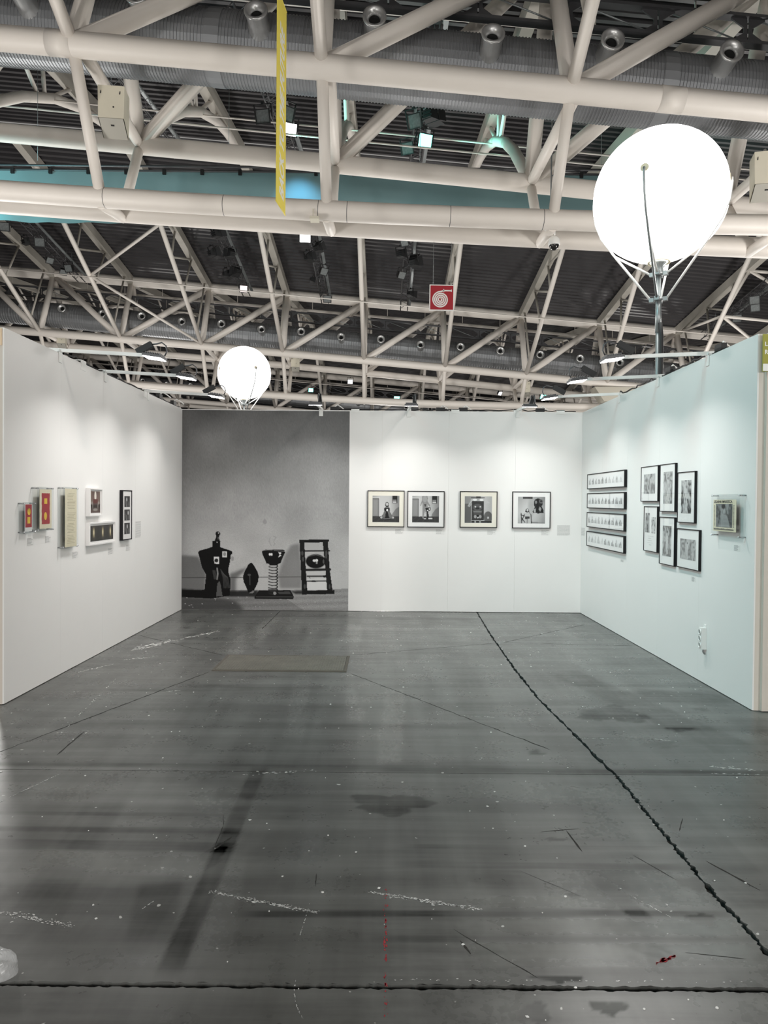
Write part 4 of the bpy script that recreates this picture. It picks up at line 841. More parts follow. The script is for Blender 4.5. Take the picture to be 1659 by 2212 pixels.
# wallpaper mural on the left part of the back wall: coordinates are centimetres/2.5-ish print units, 1000 wide
def mural():
    # units: x 0..1530 (print width), y 0..1830 (print height); ground objects in the lower part
    P = Paint(1530, 1830, 300, 10, 0.2)
    ys = np.concatenate([np.linspace(0, 1000, 70, endpoint=False), np.linspace(1000, 1830, 200)])
    P.X, P.Y = np.meshgrid(np.linspace(0, 1530, 320), ys); P.px = 5; P.ny, P.nx = P.X.shape
    t = P.Y / 1830
    P.C = np.interp(t, [0, 0.25, 0.5, 0.62, 0.75, 0.86, 1], [0.15, 0.23, 0.33, 0.40, 0.48, 0.50, 0.48])
    P.C *= np.interp(P.X, [0, 60, 400, 900, 1530], [0.72, 0.86, 1.0, 1.05, 0.98])
    P.noise(0.035, 260, 3); P.C *= 1 + 0.035 * P.N
    g = RNG.normal(size=P.C.shape); P.C *= 1 + 0.05 * g
    oy = 910          # y of the crop origin
    def S(pts): return [(a - 60, b + oy) for a, b in pts]
    # drip streaks and stains on the photographed wall
    for x, y0, y1, k in ((420, 200, 900, 0.03), (900, 300, 950, 0.025), (640, 100, 560, -0.02), (1180, 420, 900, 0.02)): P.line([(x, y0), (x + 12, y1)], 26, 0.30, 0.10)
    P.ell(465, 450 + oy, 14, 22, 0.15, 0.5); P.ell(760, 110 + oy, 18, 22, 0.2, 0.5)
    for q in (S([(870, 250), (860, 290), (880, 330)]), S([(900, 240), (925, 250), (905, 280)]), S([(900, 290), (915, 310), (900, 330)])): P.line(q, 5, 0.2, 0.6)
    # skirting band and floor of the photographed room
    P.poly(S([(60, 615), (560, 612), (1190, 606), (1590, 600), (1590, 740), (60, 760)]), 0.50, 0.5)
    P.line(S([(60, 628), (600, 622), (1180, 612)]), 9, 0.06, 0.8)
    P.poly(S([(60, 745), (1000, 735), (1590, 718), (1590, 930), (60, 930)]), 0.22)
    P.poly(S([(900, 740), (1590, 720), (1590, 930), (1200, 930)]), 0.34, 0.6)
    m = P.Y > oy + 735; P.C[m] *= (1 + 0.22 * np.sin(P.Y[m] * 0.11 + P.X[m] * 0.004) * 0.5 + 0.10 * RNG.normal(size=m.sum()))
    P.soft(S([(30, 800), (420, 812), (560, 835), (640, 930), (30, 960)]), 0.05, 0.85, 3)
    # cast shadows in the print
    P.soft(S([(60, 420), (210, 430), (290, 560), (280, 760), (60, 760)]), 0.05, 0.75, 2)
    P.soft(S([(500, 590), (660, 525), (640, 560), (560, 640), (560, 780), (500, 800)]), 0.05, 0.75, 2)
    P.soft(S([(940, 600), (1000, 420), (1060, 320), (1140, 305), (1170, 600), (1160, 720), (960, 720)]), 0.12, 0.7, 2)
    P.soft(S([(60, 730), (400, 750), (760, 740), (760, 800), (460, 800), (60, 815)]), 0.02, 0.95, 1)
    P.soft(S([(1060, 745), (1180, 735), (1180, 775), (1100, 770)]), 0.03, 0.95, 1)
    # torso on the left
    P.poly(S([(340, 290), (415, 290), (413, 345), (450, 358), (505, 375), (522, 385), (522, 408), (512, 410), (503, 480), (488, 545), (492, 590), (510, 640), (505, 760), (500, 790), (440, 800), (400, 808), (330, 820), (60, 805), (60, 745), (270, 740), (285, 600), (245, 530), (222, 440), (214, 410), (210, 390), (230, 376), (290, 360), (340, 343)]), 0.008)
    P.poly(S([(360, 290), (375, 250), (372, 225), (390, 215), (408, 225), (400, 262), (412, 292)]), 0.010); P.ell(330, 222 + oy, 22, 21, 0.012)
    P.ell(330 + 6, 216 + oy, 5, 5, 0.7, 1); P.ell(325, 300 + oy, 5, 5, 0.5, 1); P.ell(333, 262 + oy, 5, 14, 0.12, .8)
    for q in (S([(385, 540), (392, 590), (385, 640)]),): P.line(q, 12, 0.30, 0.8)
    for k in range(5): P.line(S([(418 + k * 8, 550 + k * 12), (440 + k * 10, 620), (450 + k * 13, 720)]), 5, 0.10, 0.7)
    for k in range(4): P.line(S([(345 + k * 7, 560), (360 + k * 8, 640)]), 5, 0.10, 0.6)
    P.poly(S([(388, 680), (408, 655), (420, 700), (436, 795), (378, 800)]), 0.10)
    P.poly(S([(430, 382), (475, 384), (476, 438), (432, 440)]), 0.62); P.ell(393, 408 + oy, 14, 18, 0.18, 0.8)
    P.poly(S([(356, 434), (405, 434), (405, 500), (358, 498)]), 0.68); P.ell(318, 468 + oy, 18, 18, 0.02)
    # leaf shape
    P.poly(S([(698, 485), (712, 497), (735, 530), (755, 565), (767, 610), (762, 660), (745, 700), (728, 735), (722, 768), (690, 775), (668, 755), (650, 705), (628, 660), (622, 610), (640, 560), (658, 530), (668, 505), (685, 490)]), 0.008)
    P.line(S([(685, 600), (687, 690)]), 5, 0.12, 0.8); P.ell(620, 598 + oy, 16, 10, 0.10, 0.7); P.poly(S([(675, 770), (720, 765), (728, 740), (715, 742)]), 0.25, 0.8)
    # seat on a coil spring with plate
    P.poly(S([(770, 738), (1060, 736), (1088, 790), (1086, 816), (728, 818), (730, 800)]), 0.014); P.line(S([(745, 800), (1080, 798)]), 5, 0.14, 0.6)
    P.poly(S([(930, 755), (1050, 745), (1060, 770), (960, 772)]), 0.10, 0.6)
    P.poly(S([(795, 378), (830, 362), (985, 362), (1003, 370), (1006, 392), (985, 440), (968, 486), (940, 498), (838, 494), (822, 455), (800, 410)]), 0.010)
    P.ell(868 - 60, 408 + oy, 9, 12, 0.8); P.ell(884 - 60, 408 + oy, 9, 12, 0.8); P.poly(S([(945, 385), (975, 392), (960, 412), (975, 418), (945, 435), (958, 410)]), 0.75)
    P.line(S([(800, 372), (850, 366), (890, 367)]), 4, 0.5, 0.7); P.line(S([(905, 372), (1000, 378)]), 4, 0.35, 0.7)
    P.poly(S([(860, 492), (945, 492), (940, 510), (865, 510)]), 0.012)
    for k in range(10):
        y = 522 + k * 27.5; P.line(S([(862 - k * 0.5, y), (890, y + 7), (925, y + 6), (940, y - 6), (935, y - 16)]), 10, 0.012); P.line(S([(868, y + 2), (920, y + 8)]), 3, 0.30, 0.7)
    P.poly(S([(855, 725), (940, 725), (945, 775), (850, 775)]), 0.02, 0.8); P.ell(855, 765 + oy, 14, 14, 0.4, 0.8)
    # frame with round form
    P.poly(S([(1135, 270), (1410, 268), (1412, 280), (1398, 292), (1140, 300)]), 0.012)
    P.poly(S([(1138, 280), (1182, 280), (1200, 560), (1215, 770), (1165, 772), (1150, 480)]), 0.014)
    P.poly(S([(1350, 280), (1398, 280), (1418, 540), (1445, 735), (1462, 745), (1460, 768), (1395, 768), (1378, 540)]), 0.016)
    P.poly(S([(1165, 740), (1462, 732), (1464, 768), (1168, 775)]), 0.014)
    P.line(S([(1185, 374), (1414, 370)]), 13, 0.014); P.line(S([(1200, 548), (1420, 542)]), 22, 0.02); P.line(S([(1208, 652), (1390, 648)]), 10, 0.02)
    P.line(S([(1212, 606), (1372, 604)]), 12, 0.014); P.ell(1310, 604 + oy, 14, 14, 0.016)
    P.line(S([(1230, 615), (1260, 645), (1290, 660)]), 5, 0.05); P.ell(1210, 655 + oy, 20, 14, 0.05)
    P.poly(S([(1190, 305), (1315, 303), (1310, 362), (1190, 366)]), 0.42, 0.8); P.poly(S([(1212, 625), (1385, 622), (1388, 640), (1212, 644)]), 0.62)
    P.poly(S([(1212, 660), (1388, 655), (1394, 730), (1212, 735)]), 0.66); P.poly(S([(1210, 570), (1375, 566), (1376, 596), (1212, 598)]), 0.55)
    P.ell(1288 - 60, 468 + oy, 92, 66, 0.010); P.ell(1275 - 60, 462 + oy, 14, 12, 0.7); P.ell(1297 - 60, 460 + oy, 14, 12, 0.7); P.ell(1298 - 60, 482 + oy, 9, 12, 0.3); P.line(S([(1215, 425), (1290, 408), (1350, 425)]), 6, 0.15, 0.7)
    P.ell(1360 - 60, 470 + oy, 6, 22, 0.14, 0.6)
    for (x, y) in ((1165, 395), (1172, 450), (1385, 390), (1384, 420), (1190, 700), (1418, 700)): P.ell(x - 60, y + oy, 9, 22, 0.10, 0.7)
    for i in range(26): P.ell(RNG.uniform(0, 1500), oy + RNG.uniform(790, 915), RNG.uniform(3, 10), 3, 0.5, 0.8)
    P.line(S([(60, 925), (420, 926), (700, 925)]), 5, 0.5, 0.6)
    return P
mu = tag(obj('mural', print_mesh('mural', mural(), 2.495, 2.978, M['wallpaper']), None, None, (-3.018 + 1.2475, YB - 0.002, 0.008 + 1.489)), 'tall black and white photo mural of dark sculptures covering left of back wall', 'mural')

# ------------------------------------------------------------------ small pictures (generic monochrome studies)
def room(seed, door=True):
    P = Paint(100, 100, 60, 60, 0.5); P.C = np.interp(P.X, [0, 30, 60, 100], [0.42, 0.62, 0.60, 0.24]) * np.interp(P.Y, [0, 70, 100], [0.85, 1.0, 0.9])
    P.poly([(68, 100), (100, 100), (100, 40), (86, 50), (74, 68)], 0.06, 0.6)
    P.poly([(0, 77), (100, 77), (100, 100), (0, 100)], 0.045)
    for k in range(5): P.line([(k * 24 - 10, 100), (20 + k * 16, 77)], 1.2, 0.10, 0.6)
    if door: P.rect(0, 10, 24, 77, 0.25); P.line([(0, 8), (26, 8), (26, 77)], 3.0, 0.62); P.line([(0, 12), (23, 12), (23, 77)], 1.4, 0.05); P.rect(4, 18, 18, 72, 0.30, 0.7)
    P.rect(73, 0, 92, 28, 0.02); P.rect(76, 15, 89, 20, 0.22); P.rect(76, 22, 89, 26, 0.6)
    return P
def pic_seated():
    P = room(1); P.poly([(47, 36), (49, 26), (54, 23), (59, 26), (61, 40), (57, 42), (50, 42)], 0.02); P.ell(54, 32, 4, 6, 0.55)
    P.poly([(44, 46), (50, 41), (58, 41), (64, 46), (66, 62), (78, 80), (82, 84), (76, 88), (64, 82), (54, 88), (44, 82), (34, 88), (28, 84), (42, 66)], 0.16)
    P.poly([(42, 46), (65, 46), (62, 56), (54, 62), (45, 56)], 0.012); P.ell(55, 54, 3, 4, 0.85); P.poly([(50, 60), (57, 60), (62, 82), (68, 90), (40, 90), (47, 82)], 0.015); P.ell(33, 82, 4, 3, 0.5); P.ell(77, 82, 4, 3, 0.5); P.line([(42, 87), (66, 86)], 2.0, 0.4, 0.7); return P
def pic_standing():
    P = room(2); P.poly([(38, 0), (56, 0), (58, 8), (57, 20), (66, 34), (68, 40), (65, 41), (56, 30), (58, 42), (57, 56), (60, 70), (58, 82), (53, 80), (50, 62), (47, 58), (44, 74), (42, 86), (38, 84), (39, 60), (38, 42), (39, 24), (31, 38), (29, 40), (30, 34), (36, 16), (36, 4)], 0.27)
    P.ell(47, 12, 8, 12, 0.42, 0.6); P.poly([(45, 32), (51, 32), (49, 40), (47, 40)], 0.02)
    P.poly([(48, 46), (58, 44), (69, 44), (68, 54), (60, 58), (62, 80), (64, 88), (56, 88), (55, 62)], 0.012); P.ell(64, 49, 2.5, 3, 0.9); P.ell(58, 55, 3, 2.5, 0.8)
    P.rect(43, 84, 51, 88, 0.65); P.rect(61, 83, 76, 87, 0.65); return P
def pic_contraption():
    P = Paint(100, 100, 60, 60, 0.4); P.C = np.interp(P.X, [0, 30, 70, 100], [0.25, 0.30, 0.52, 0.40]); P.poly([(0, 92), (100, 92), (100, 100), (0, 100)], 0.02)
    P.rect(0, 28, 24, 100, 0.12); P.line([(24, 28), (24, 100)], 1.5, 0.4); P.ell(86, 78, 16, 22, 0.03, 0.8); P.ell(86, 80, 3, 4, 0.6)
    P.rect(42, 0, 58, 8, 0.10); P.line([(24, 5), (72, 5)], 3, 0.02); P.poly([(24, 10), (32, 9), (28, 24), (18, 40), (10, 38), (20, 20)], 0.5); P.poly([(64, 8), (76, 10), (92, 24), (78, 28), (66, 20)], 0.5)
    P.line([(14, 38), (28, 20)], 1.5, 0.1); P.rect(26, 18, 70, 88, 0.045); P.ell(37, 13, 8, 4, 0.8); P.ell(61, 13, 7, 4, 0.8)
    P.ell(47, 41, 17, 13, 0.10); P.ell(39, 39, 2.5, 2.5, 0.7); P.ell(57, 39, 2.5, 2.5, 0.7); P.ell(47, 45, 7, 4, 0.03); P.line([(30, 54), (64, 54)], 2, 0.14); P.line([(34, 58), (60, 58)], 5, 0.22); P.line([(34, 66), (60, 66)], 2, 0.16)
    P.ell(39, 76, 5, 6, 0.35); P.ell(57, 76, 5, 6, 0.35); P.poly([(44, 70), (54, 70), (49, 82)], 0.005); P.ell(49, 80, 2, 2.5, 0.8); P.rect(36, 88, 42, 100, 0.4); P.rect(54, 88, 60, 100, 0.3); P.line([(26, 88), (70, 88)], 2, 0.02); return P
def pic_shirt():
    P = Paint(100, 100, 60, 60, 0.45); P.C = np.interp(P.X, [0, 35, 70, 100], [0.48, 0.62, 0.5, 0.32]) * np.interp(P.Y, [0, 60, 100], [0.7, 1.05, 0.85]); P.ell(48, 45, 12, 30, 0.2, 0.4, 0.8)
    P.rect(18, 0, 54, 7, 0.05); P.poly([(50, 93), (100, 97), (100, 100), (50, 100)], 0.25)
    P.poly([(58, 18), (62, 10), (72, 5), (84, 8), (92, 16), (90, 30), (87, 36), (94, 50), (95, 60), (82, 60), (73, 64), (72, 60), (55, 60), (54, 56), (62, 38), (58, 30)], 0.02)
    P.ell(66, 20, 4, 6, 0.3, 0.7); P.ell(85, 16, 8, 8, 0.16, 0.8); P.ell(85, 16, 4, 4, 0.03); P.poly([(58, 48), (66, 42), (66, 58), (58, 59)], 0.5, 0.8); P.poly([(80, 36), (86, 44), (82, 56), (76, 46)], 0.4, 0.8); P.line([(73, 8), (74, 62)], 2.5, 0.005)
    P.poly([(26, 56), (30, 46), (34, 43), (39, 46), (42, 56), (38, 58), (30, 58)], 0.02); P.ell(35, 50, 3, 5, 0.6); P.poly([(20, 62), (28, 58), (42, 58), (47, 66), (44, 78), (42, 100), (26, 100), (26, 76)], 0.5); P.poly([(27, 74), (43, 74), (44, 82), (26, 84)], 0.04); P.line([(35, 82), (34, 100)], 2, 0.08)
    P.line([(12, 62), (14, 100)], 3, 0.01); P.line([(48, 66), (50, 100)], 3, 0.01); P.line([(11, 68), (24, 72)], 3, 0.01); P.line([(13, 78), (26, 96)], 3, 0.01); P.line([(24, 66), (14, 92)], 3, 0.01); P.line([(40, 56), (48, 68)], 2, 0.1); return P
def pic_trees(w, h, seed, base=0.32, con=0.55, fig=True):
    P = Paint(w, h, max(18, int(w / 9)), max(24, int(h / 9)), base); P.noise(con, 70, seed); n1 = P.N.copy(); P.C = base * (1 + con * np.sin(2.2 * n1 + P.X * 0.02)); P.C = np.clip(P.C, 0.03, 0.8)
    r = np.random.default_rng(seed)
    if fig:
        x = w * r.uniform(0.4, 0.6); s = h / 100
        P.poly([(x - 6 * s, 34 * s), (x + 7 * s, 32 * s), (x + 6 * s, 60 * s), (x + 9 * s, 92 * s), (x - 4 * s, 94 * s), (x - 8 * s, 60 * s)], 0.58, 0.75); P.ell(x, 26 * s, 5 * s, 7 * s, 0.55, 0.8); P.ell(x, 20 * s, 6 * s, 5 * s, 0.04, 0.7)
        P.line([(x - 5 * s, 36 * s), (x - 14 * s, 14 * s), (x - 10 * s, 6 * s)], 5 * s, 0.55, 0.8); P.line([(x + 6 * s, 36 * s), (x + 15 * s, 18 * s)], 5 * s, 0.55, 0.8)
    for k in range(4): P.line([(w * r.uniform(0, 1), 0), (w * r.uniform(0, 1), h)], 10, r.choice((0.05, 0.6)), 0.4)
    return P
def pic_strip(seed, con):
    P = Paint(1320, 116, 300, 28, 0.80); r = np.random.default_rng(seed)
    for k in range(10):
        x0 = 8 + k * 132; dk = r.uniform(0.06, 0.35) * con; yb = 100
        P.poly([(x0, yb), (x0 + r.uniform(5, 20), r.uniform(30, 60)), (x0 + r.uniform(35, 50), r.uniform(40, 80)), (x0 + r.uniform(55, 70), r.uniform(10, 50)), (x0 + 92, r.uniform(50, 80)), (x0 + 100, yb)], dk, 0.75)
        P.ell(x0 + r.uniform(30, 70), r.uniform(25, 60), 16, 26, dk * 0.8, 0.6, 0.5); P.ell(x0 + r.uniform(20, 80), r.uniform(60, 90), 12, 18, 0.7, 0.7, 0.5)
        P.rect(x0 + 60, 14, x0 + 100, 60, 0.6, 0.25 * r.random())
    return P
def pic_dark(seed):
    P = Paint(100, 70, 34, 26, 0.02); r = np.random.default_rng(seed); P.C *= 1 + 0.5 * r.random(P.C.shape)
    P.ell(r.uniform(40, 70), 22, 9, 13, 0.75, 0.9, 0.5); P.poly([(30, 70), (38, 30), (46, 40), (52, 70)], 0.25, 0.7); P.ell(24, 40, 6, 16, 0.14, 0.8, 0.6); P.ell(78, 50, 14, 16, 0.10, 0.8, 0.6); return P

def frame(wall, u, z, w, h, t, fmat, mmat, bw, label, pics, mats_in=0.0, group=None, cat='picture', recess=0.006):
    """u: position along the wall of the centre; the piece is built facing -Y and turned to the wall"""
    loc, rz = {'back': ((u, YB, z), 0.0), 'left': ((XL, u, z), PI / 2), 'right': ((XR, u, z), -PI / 2)}[wall]
    r = thing('framed_picture', label, cat, loc, (0, 0, rz), group)
    y0, y1 = -t, -0.001
    fr = MB().b2((-w / 2, y0, h / 2 - bw), (w / 2, y1, h / 2)).b2((-w / 2, y0, -h / 2), (w / 2, y1, -h / 2 + bw)).b2((-w / 2, y0, -h / 2 + bw), (-w / 2 + bw, y1, h / 2 - bw)).b2((w / 2 - bw, y0, -h / 2 + bw), (w / 2, y1, h / 2 - bw))
    obj('frame', fr, fmat, r)
    ym = y0 + recess
    obj('mount', MB().b2((-w / 2 + bw, ym, -h / 2 + bw), (w / 2 - bw, y1, h / 2 - bw)), mmat, r)
    for (P, cx, cz, pw, ph) in pics: obj('photograph', print_mesh('photograph', P, pw, ph, M['print']), None, r, (cx, ym - 0.0012, cz))
    obj('glass', MB().b2((-w / 2 + bw, ym - 0.0032, -h / 2 + bw), (w / 2 - bw, ym - 0.0026, h / 2 - bw)), M['glass'], r)
    return r
BK = M['blackframe']
frame('back', 0.028, 1.5365, 0.552, 0.545, 0.03, BK, M['matcream'], 0.011, 'first black frame from left on back wall, cream mount, seated figure photo', [(pic_seated(), 0.0, -0.002, 0.40, 0.396)], group='square black frames on the back wall')
frame('back', 0.624, 1.5355, 0.552, 0.543, 0.03, BK, M['mat'], 0.011, 'second black frame from left on back wall, white mount, standing figure photo', [(pic_standing(), -0.004, 0.0, 0.40, 0.396)], group='square black frames on the back wall')
frame('back', 1.409, 1.5385, 0.558, 0.543, 0.03, BK, M['matcream'], 0.011, 'third black frame from left on back wall, cream mount, contraption photo', [(pic_contraption(), -0.004, -0.003, 0.405, 0.397)], group='square black frames on the back wall')
frame('back', 2.196, 1.538, 0.568, 0.548, 0.03, BK, M['mat'], 0.011, 'fourth black frame on back wall, white mount, chair and hanging jacket photo', [(pic_shirt(), 0.002, -0.003, 0.405, 0.397)], group='square black frames on the back wall')
# right wall: +Y is to the left when facing it
for i, (z, con, wd) in enumerate(((1.952, 1.6, 'topmost'), (1.681, 0.7, 'second from top'), (1.412, 0.9, 'third from top'), (1.142, 1.7, 'lowest'))):
    frame('right', 9.55, z, 1.605, 0.214, 0.035, BK, M['mat'], 0.012, wd + ' long narrow black frame on right wall, row of ten tiny photos', [(pic_strip(20 + i, con), 0.0, 0.0, 1.49, 0.115)], group='long strip frames on the right wall')
g_ = 'cluster of seven black frames on the right wall'
frame('right', 7.957, 1.866, 0.512, 0.390, 0.026, BK, M['mat'], 0.008, 'landscape black frame at upper left of the right wall cluster', [(pic_trees(340, 216, 31), 0.0, 0.0, 0.338, 0.216)], group=g_)
frame('right', 7.447, 1.812, 0.402, 0.497, 0.026, BK, M['mat'], 0.008, 'tall black frame at top middle of the right wall cluster', [(pic_trees(232, 331, 37), 0.01, 0.001, 0.232, 0.331)], group=g_)
frame('right', 6.985, 1.712, 0.403, 0.497, 0.026, BK, M['mat'], 0.008, 'tall black frame at right of the right wall cluster, high contrast photo', [(pic_trees(232, 322, 43, 0.28, 0.9), 0.0, 0.005, 0.232, 0.322)], group=g_)
frame('right', 7.905, 1.369, 0.398, 0.498, 0.026, BK, M['mat'], 0.008, 'tall black frame at lower left of the cluster, two small photos and handwriting', [(pic_trees(149, 216, 47, 0.3, 0.7, False), -0.09, 0.066, 0.125, 0.216), (pic_trees(126, 175, 53, 0.35, 0.7), 0.085, 0.043, 0.115, 0.175)], group=g_)
frame('right', 7.443, 1.262, 0.396, 0.497, 0.026, BK, M['mat'], 0.008, 'tall black frame at bottom middle of the right wall cluster', [(pic_trees(228, 315, 59, 0.3, 0.6), 0.0, 0.0, 0.228, 0.315)], group=g_)
frame('right', 6.93, 1.213, 0.510, 0.385, 0.026, BK, M['mat'], 0.008, 'landscape black frame at lowest right of the right wall cluster', [(pic_trees(352, 198, 61, 0.3, 0.5), 0.0, -0.004, 0.352, 0.198)], group=g_)
hw = [o for o in COL.objects if o.get('label', '').startswith('tall black frame at lower left')][0]
mb = MB()
for i, (a, b) in enumerate(((-0.08, 0.09), (-0.07, 0.02), (-0.08, 0.05), (-0.09, 0.07), (-0.04, 0.03))):
    pts = [(a + (b - a) * k / 14, -0.0212, -0.08 - i * 0.024 + 0.004 * math.sin(k * 2.1 + i)) for k in range(15)]; mb.tube(pts, 0.0007, 4, False)
obj('handwriting', mb, M['ink'], hw)
# left wall: +Y is to the right when facing it
WF = M['whiteframe']
def pic_temple():
    P = Paint(255, 222, 42, 52, 0.05); P.C = np.interp(P.Y, [0, 100, 150, 222], [0.10, 0.16, 0.02, 0.10]); R = np.stack([P.C * 1.25, P.C * 0.8, P.C * 0.7], -1)
    Q = Paint(255, 222, 42, 52, 0); Q.ell(128, 50, 26, 42, 1, 1, 0.5); Q.ell(128, 20, 18, 18, 1, 1, 0.5); R = R * (1 - Q.C[..., None]) + np.array([0.8, 0.74, 0.66]) * Q.C[..., None]
    for x0 in (0, 218): m = (P.X >= x0) & (P.X < x0 + 38) & (P.Y < 130); R[m] = (0.20, 0.15, 0.12)
    m = (P.X > 70) & (P.X < 190) & (P.Y > 80) & (P.Y < 125); R[m] = (0.12, 0.03, 0.025)
    for x, y, a, b in ((40, 120, 22, 16), (215, 120, 22, 16), (128, 190, 60, 14), (60, 150, 8, 30), (195, 150, 8, 30)):
        q = Paint(255, 222, 42, 52, 0); q.ell(x, y, a, b, 1, 0.8, 0.7); R = R * (1 - q.C[..., None]) + np.array([0.36, 0.33, 0.30]) * q.C[..., None]
    return P, R
def pic_lamps():
    P = Paint(620, 160, 92, 30, 0.02); R = np.stack([P.C * 1.1, P.C, P.C * 0.8], -1)
    for x, y in ((90, 70), (330, 72), (540, 72)):
        for rx, ry, k, c in ((46, 62, 0.35, (0.20, 0.16, 0.09)), (20, 40, 0.9, (0.62, 0.52, 0.30)), (8, 22, 1.0, (0.85, 0.78, 0.55))):
            q = Paint(620, 160, 92, 30, 0); q.ell(x, y, rx, ry, 1, k, 0.9); R = R * (1 - q.C[..., None]) + np.array(c) * q.C[..., None]
        q = Paint(620, 160, 92, 30, 0); q.rect(x + 16, 20, x + 40, 110, 1); R = R * (1 - 0.7 * q.C[..., None])
    return P, R
dfr = frame('left', 7.45, 1.6155, 0.33, 0.29, 0.045, WF, M['mat'], 0.016, 'small white box frame on left wall, upper one, dim interior photo', [], group='frames on the left wall', recess=0.014)
P_, R_c = pic_temple(); obj('photograph', print_mesh('photograph', P_, 0.252, 0.222, M['print'], rgb=R_c), None, dfr, (0.0, -0.0322, 0.0))
efr = frame('left', 7.64, 1.290, 0.71, 0.236, 0.042, WF, M['mat'], 0.016, 'wide white box frame on left wall, lower one, three glowing lamps photo', [], group='frames on the left wall', recess=0.014)
P_, R_c = pic_lamps(); obj('photograph', print_mesh('photograph', P_, 0.615, 0.160, M['print'], rgb=R_c), None, efr, (0.0, -0.0292, 0.0))
ffr = frame('left', 8.37, 1.4635, 0.305, 0.578, 0.038, BK, M['mat'], 0.012, 'tall black frame on left wall with three dark photos stacked', [(pic_dark(1), 0.0, 0.157, 0.178, 0.125), (pic_dark(2), 0.0, 0.001, 0.178, 0.127), (pic_dark(3), 0.0, -0.156, 0.178, 0.130)], group='frames on the left wall')

# acrylic boxes with paper works
def acrylic(wall, u, z, w, h, t, label):
    loc, rz = {'left': ((XL, u, z), PI / 2), 'right': ((XR, u, z), -PI / 2)}[wall]
    r = thing('acrylic_case', label, 'display case', loc, (0, 0, rz), 'clear acrylic cases on the walls')
    obj('front_sheet', MB().b2((-w / 2, -t, -h / 2), (w / 2, -t + 0.004, h / 2)), M['acrylic'], r)
    obj('back_sheet', MB().b2((-w / 2, -0.012, -h / 2), (w / 2, -0.008, h / 2)), M['acrylic'], r)
    for sx in (-1, 1):
        for sz in (-1, 1):
            obj('corner_pin', MB().tube([(sx * (w / 2 - 0.012), -0.0005, sz * (h / 2 - 0.012)), (sx * (w / 2 - 0.012), -t - 0.006, sz * (h / 2 - 0.012))], 0.0055, 8), M['chrome'], r)
    return r
c = acrylic('left', 6.035, 1.485, 0.215, 0.262, 0.05, 'clear acrylic case nearest on left wall, small red print with yellow oval over square')
obj('page', MB().b2((-0.055, -0.038, -0.115), (0.062, -0.035, 0.115)), M['mat'], c); obj('red_field', MB().b2((-0.05, -0.0388, -0.08), (0.058, -0.038, 0.112)), M['red'], c)
obj('yellow_oval', MB().lathe([(0, 0.0395), (0.026, 0.0395), (0.026, 0.038)], n=24, axis='Y'), M['yellow'], c)
o = c.children[-1]; o.location = (0.008, -0.079 + 0.0005, 0.052); o.scale = (1.05, 1, 1.15); o.location.y = -0.0785
obj('yellow_square', MB().b2((-0.018, -0.0396, -0.048), (0.030, -0.0385, 0.006)), M['yellow'], c)
c = acrylic('left', 6.30, 1.556, 0.30, 0.385, 0.06, 'clear acrylic case second on left wall, red print with yellow square over oval')
obj('page', MB().b2((-0.085, -0.048, -0.172), (0.135, -0.045, 0.172)), M['paper'], c)
pts = [(-0.05 + 0.145 * i / 12 , 0.138 + 0.003 * math.sin(i * 2.3)) for i in range(13)] + [(0.098 + 0.003 * math.sin(i * 1.9), 0.138 - 0.27 * i / 12) for i in range(13)] + [(0.095 - 0.145 * i / 12, -0.132 + 0.003 * math.sin(i * 2.9)) for i in range(13)] + [(-0.05 + 0.003 * math.sin(i * 2.1), -0.132 + 0.27 * i / 12) for i in range(13)]
XZ = Matrix(((1, 0, 0, 0), (0, 0, -1, 0), (0, 1, 0, 0), (0, 0, 0, 1)))
obj('red_field', MB().prism(pts, 0.048, 0.0488, XZ), M['red'], c)
obj('yellow_square', MB().b2((-0.005, -0.0496, 0.045), (0.048, -0.0486, 0.093)), M['yellow'], c)
obj('yellow_oval', MB().prism([(0.018 + 0.026 * math.cos(a), -0.062 + 0.034 * math.sin(a)) for a in np.linspace(0, 6.1, 22)], 0.0486, 0.0496, XZ), M['yellow'], c)
c = acrylic('left', 6.815, 1.47, 0.33, 0.575, 0.055, 'clear acrylic case third on left wall, tall cream typed page')
obj('page', MB().b2((-0.10, -0.046, -0.278), (0.15, -0.043, 0.272)), M['paper'], c)
mb = MB()
for i in range(34):
    z = 0.225 - i * 0.0142
    if i in (11, 12, 19, 27): continue
    x = -0.055 + (0.02 if i % 5 == 0 else 0); e = random.uniform(0.06, 0.125)
    while x < e: wl_ = random.uniform(0.008, 0.022); mb.b2((x, -0.0466, z), (min(x + wl_, e + 0.01), -0.0459, z + 0.004)); x += wl_ + 0.004
o = obj('typed_lines', mb, mat('faded_type', s2l((176, 166, 140)), 0.9), c)
c = acrylic('right', 6.105, 1.55, 0.505, 0.366, 0.06, 'clear acrylic case on right wall with a printed cover')
obj('page', MB().b2((-0.245, -0.045, -0.135), (0.165, -0.042, 0.137)), M['paper'], c)
Pm = pic_trees(300, 200, 71, 0.22, 0.5, False); Pm.C *= 0.8; Pm.poly([(60, 200), (80, 110), (100, 60), (110, 20), (125, 25), (118, 80), (150, 95), (190, 90), (230, 130), (260, 200)], 0.38, 0.8); Pm.ell(150, 48, 26, 38, 0.40, 0.9); Pm.ell(140, 22, 34, 22, 0.02); Pm.poly([(190, 0), (240, 0), (225, 90), (200, 80)], 0.36, 0.7); Pm.line([(80, 200), (90, 120)], 8, 0.05, 0.7)
obj('cover_photo', print_mesh('cover_photo', Pm, 0.30, 0.20, M['print']), None, c, (-0.045, -0.0458, 0.0))
tm = text_mb('LILIANA MARESCA', 0.05, offset=0.0012); mx = max(p[0] for p in tm.v); k = 0.335 / mx
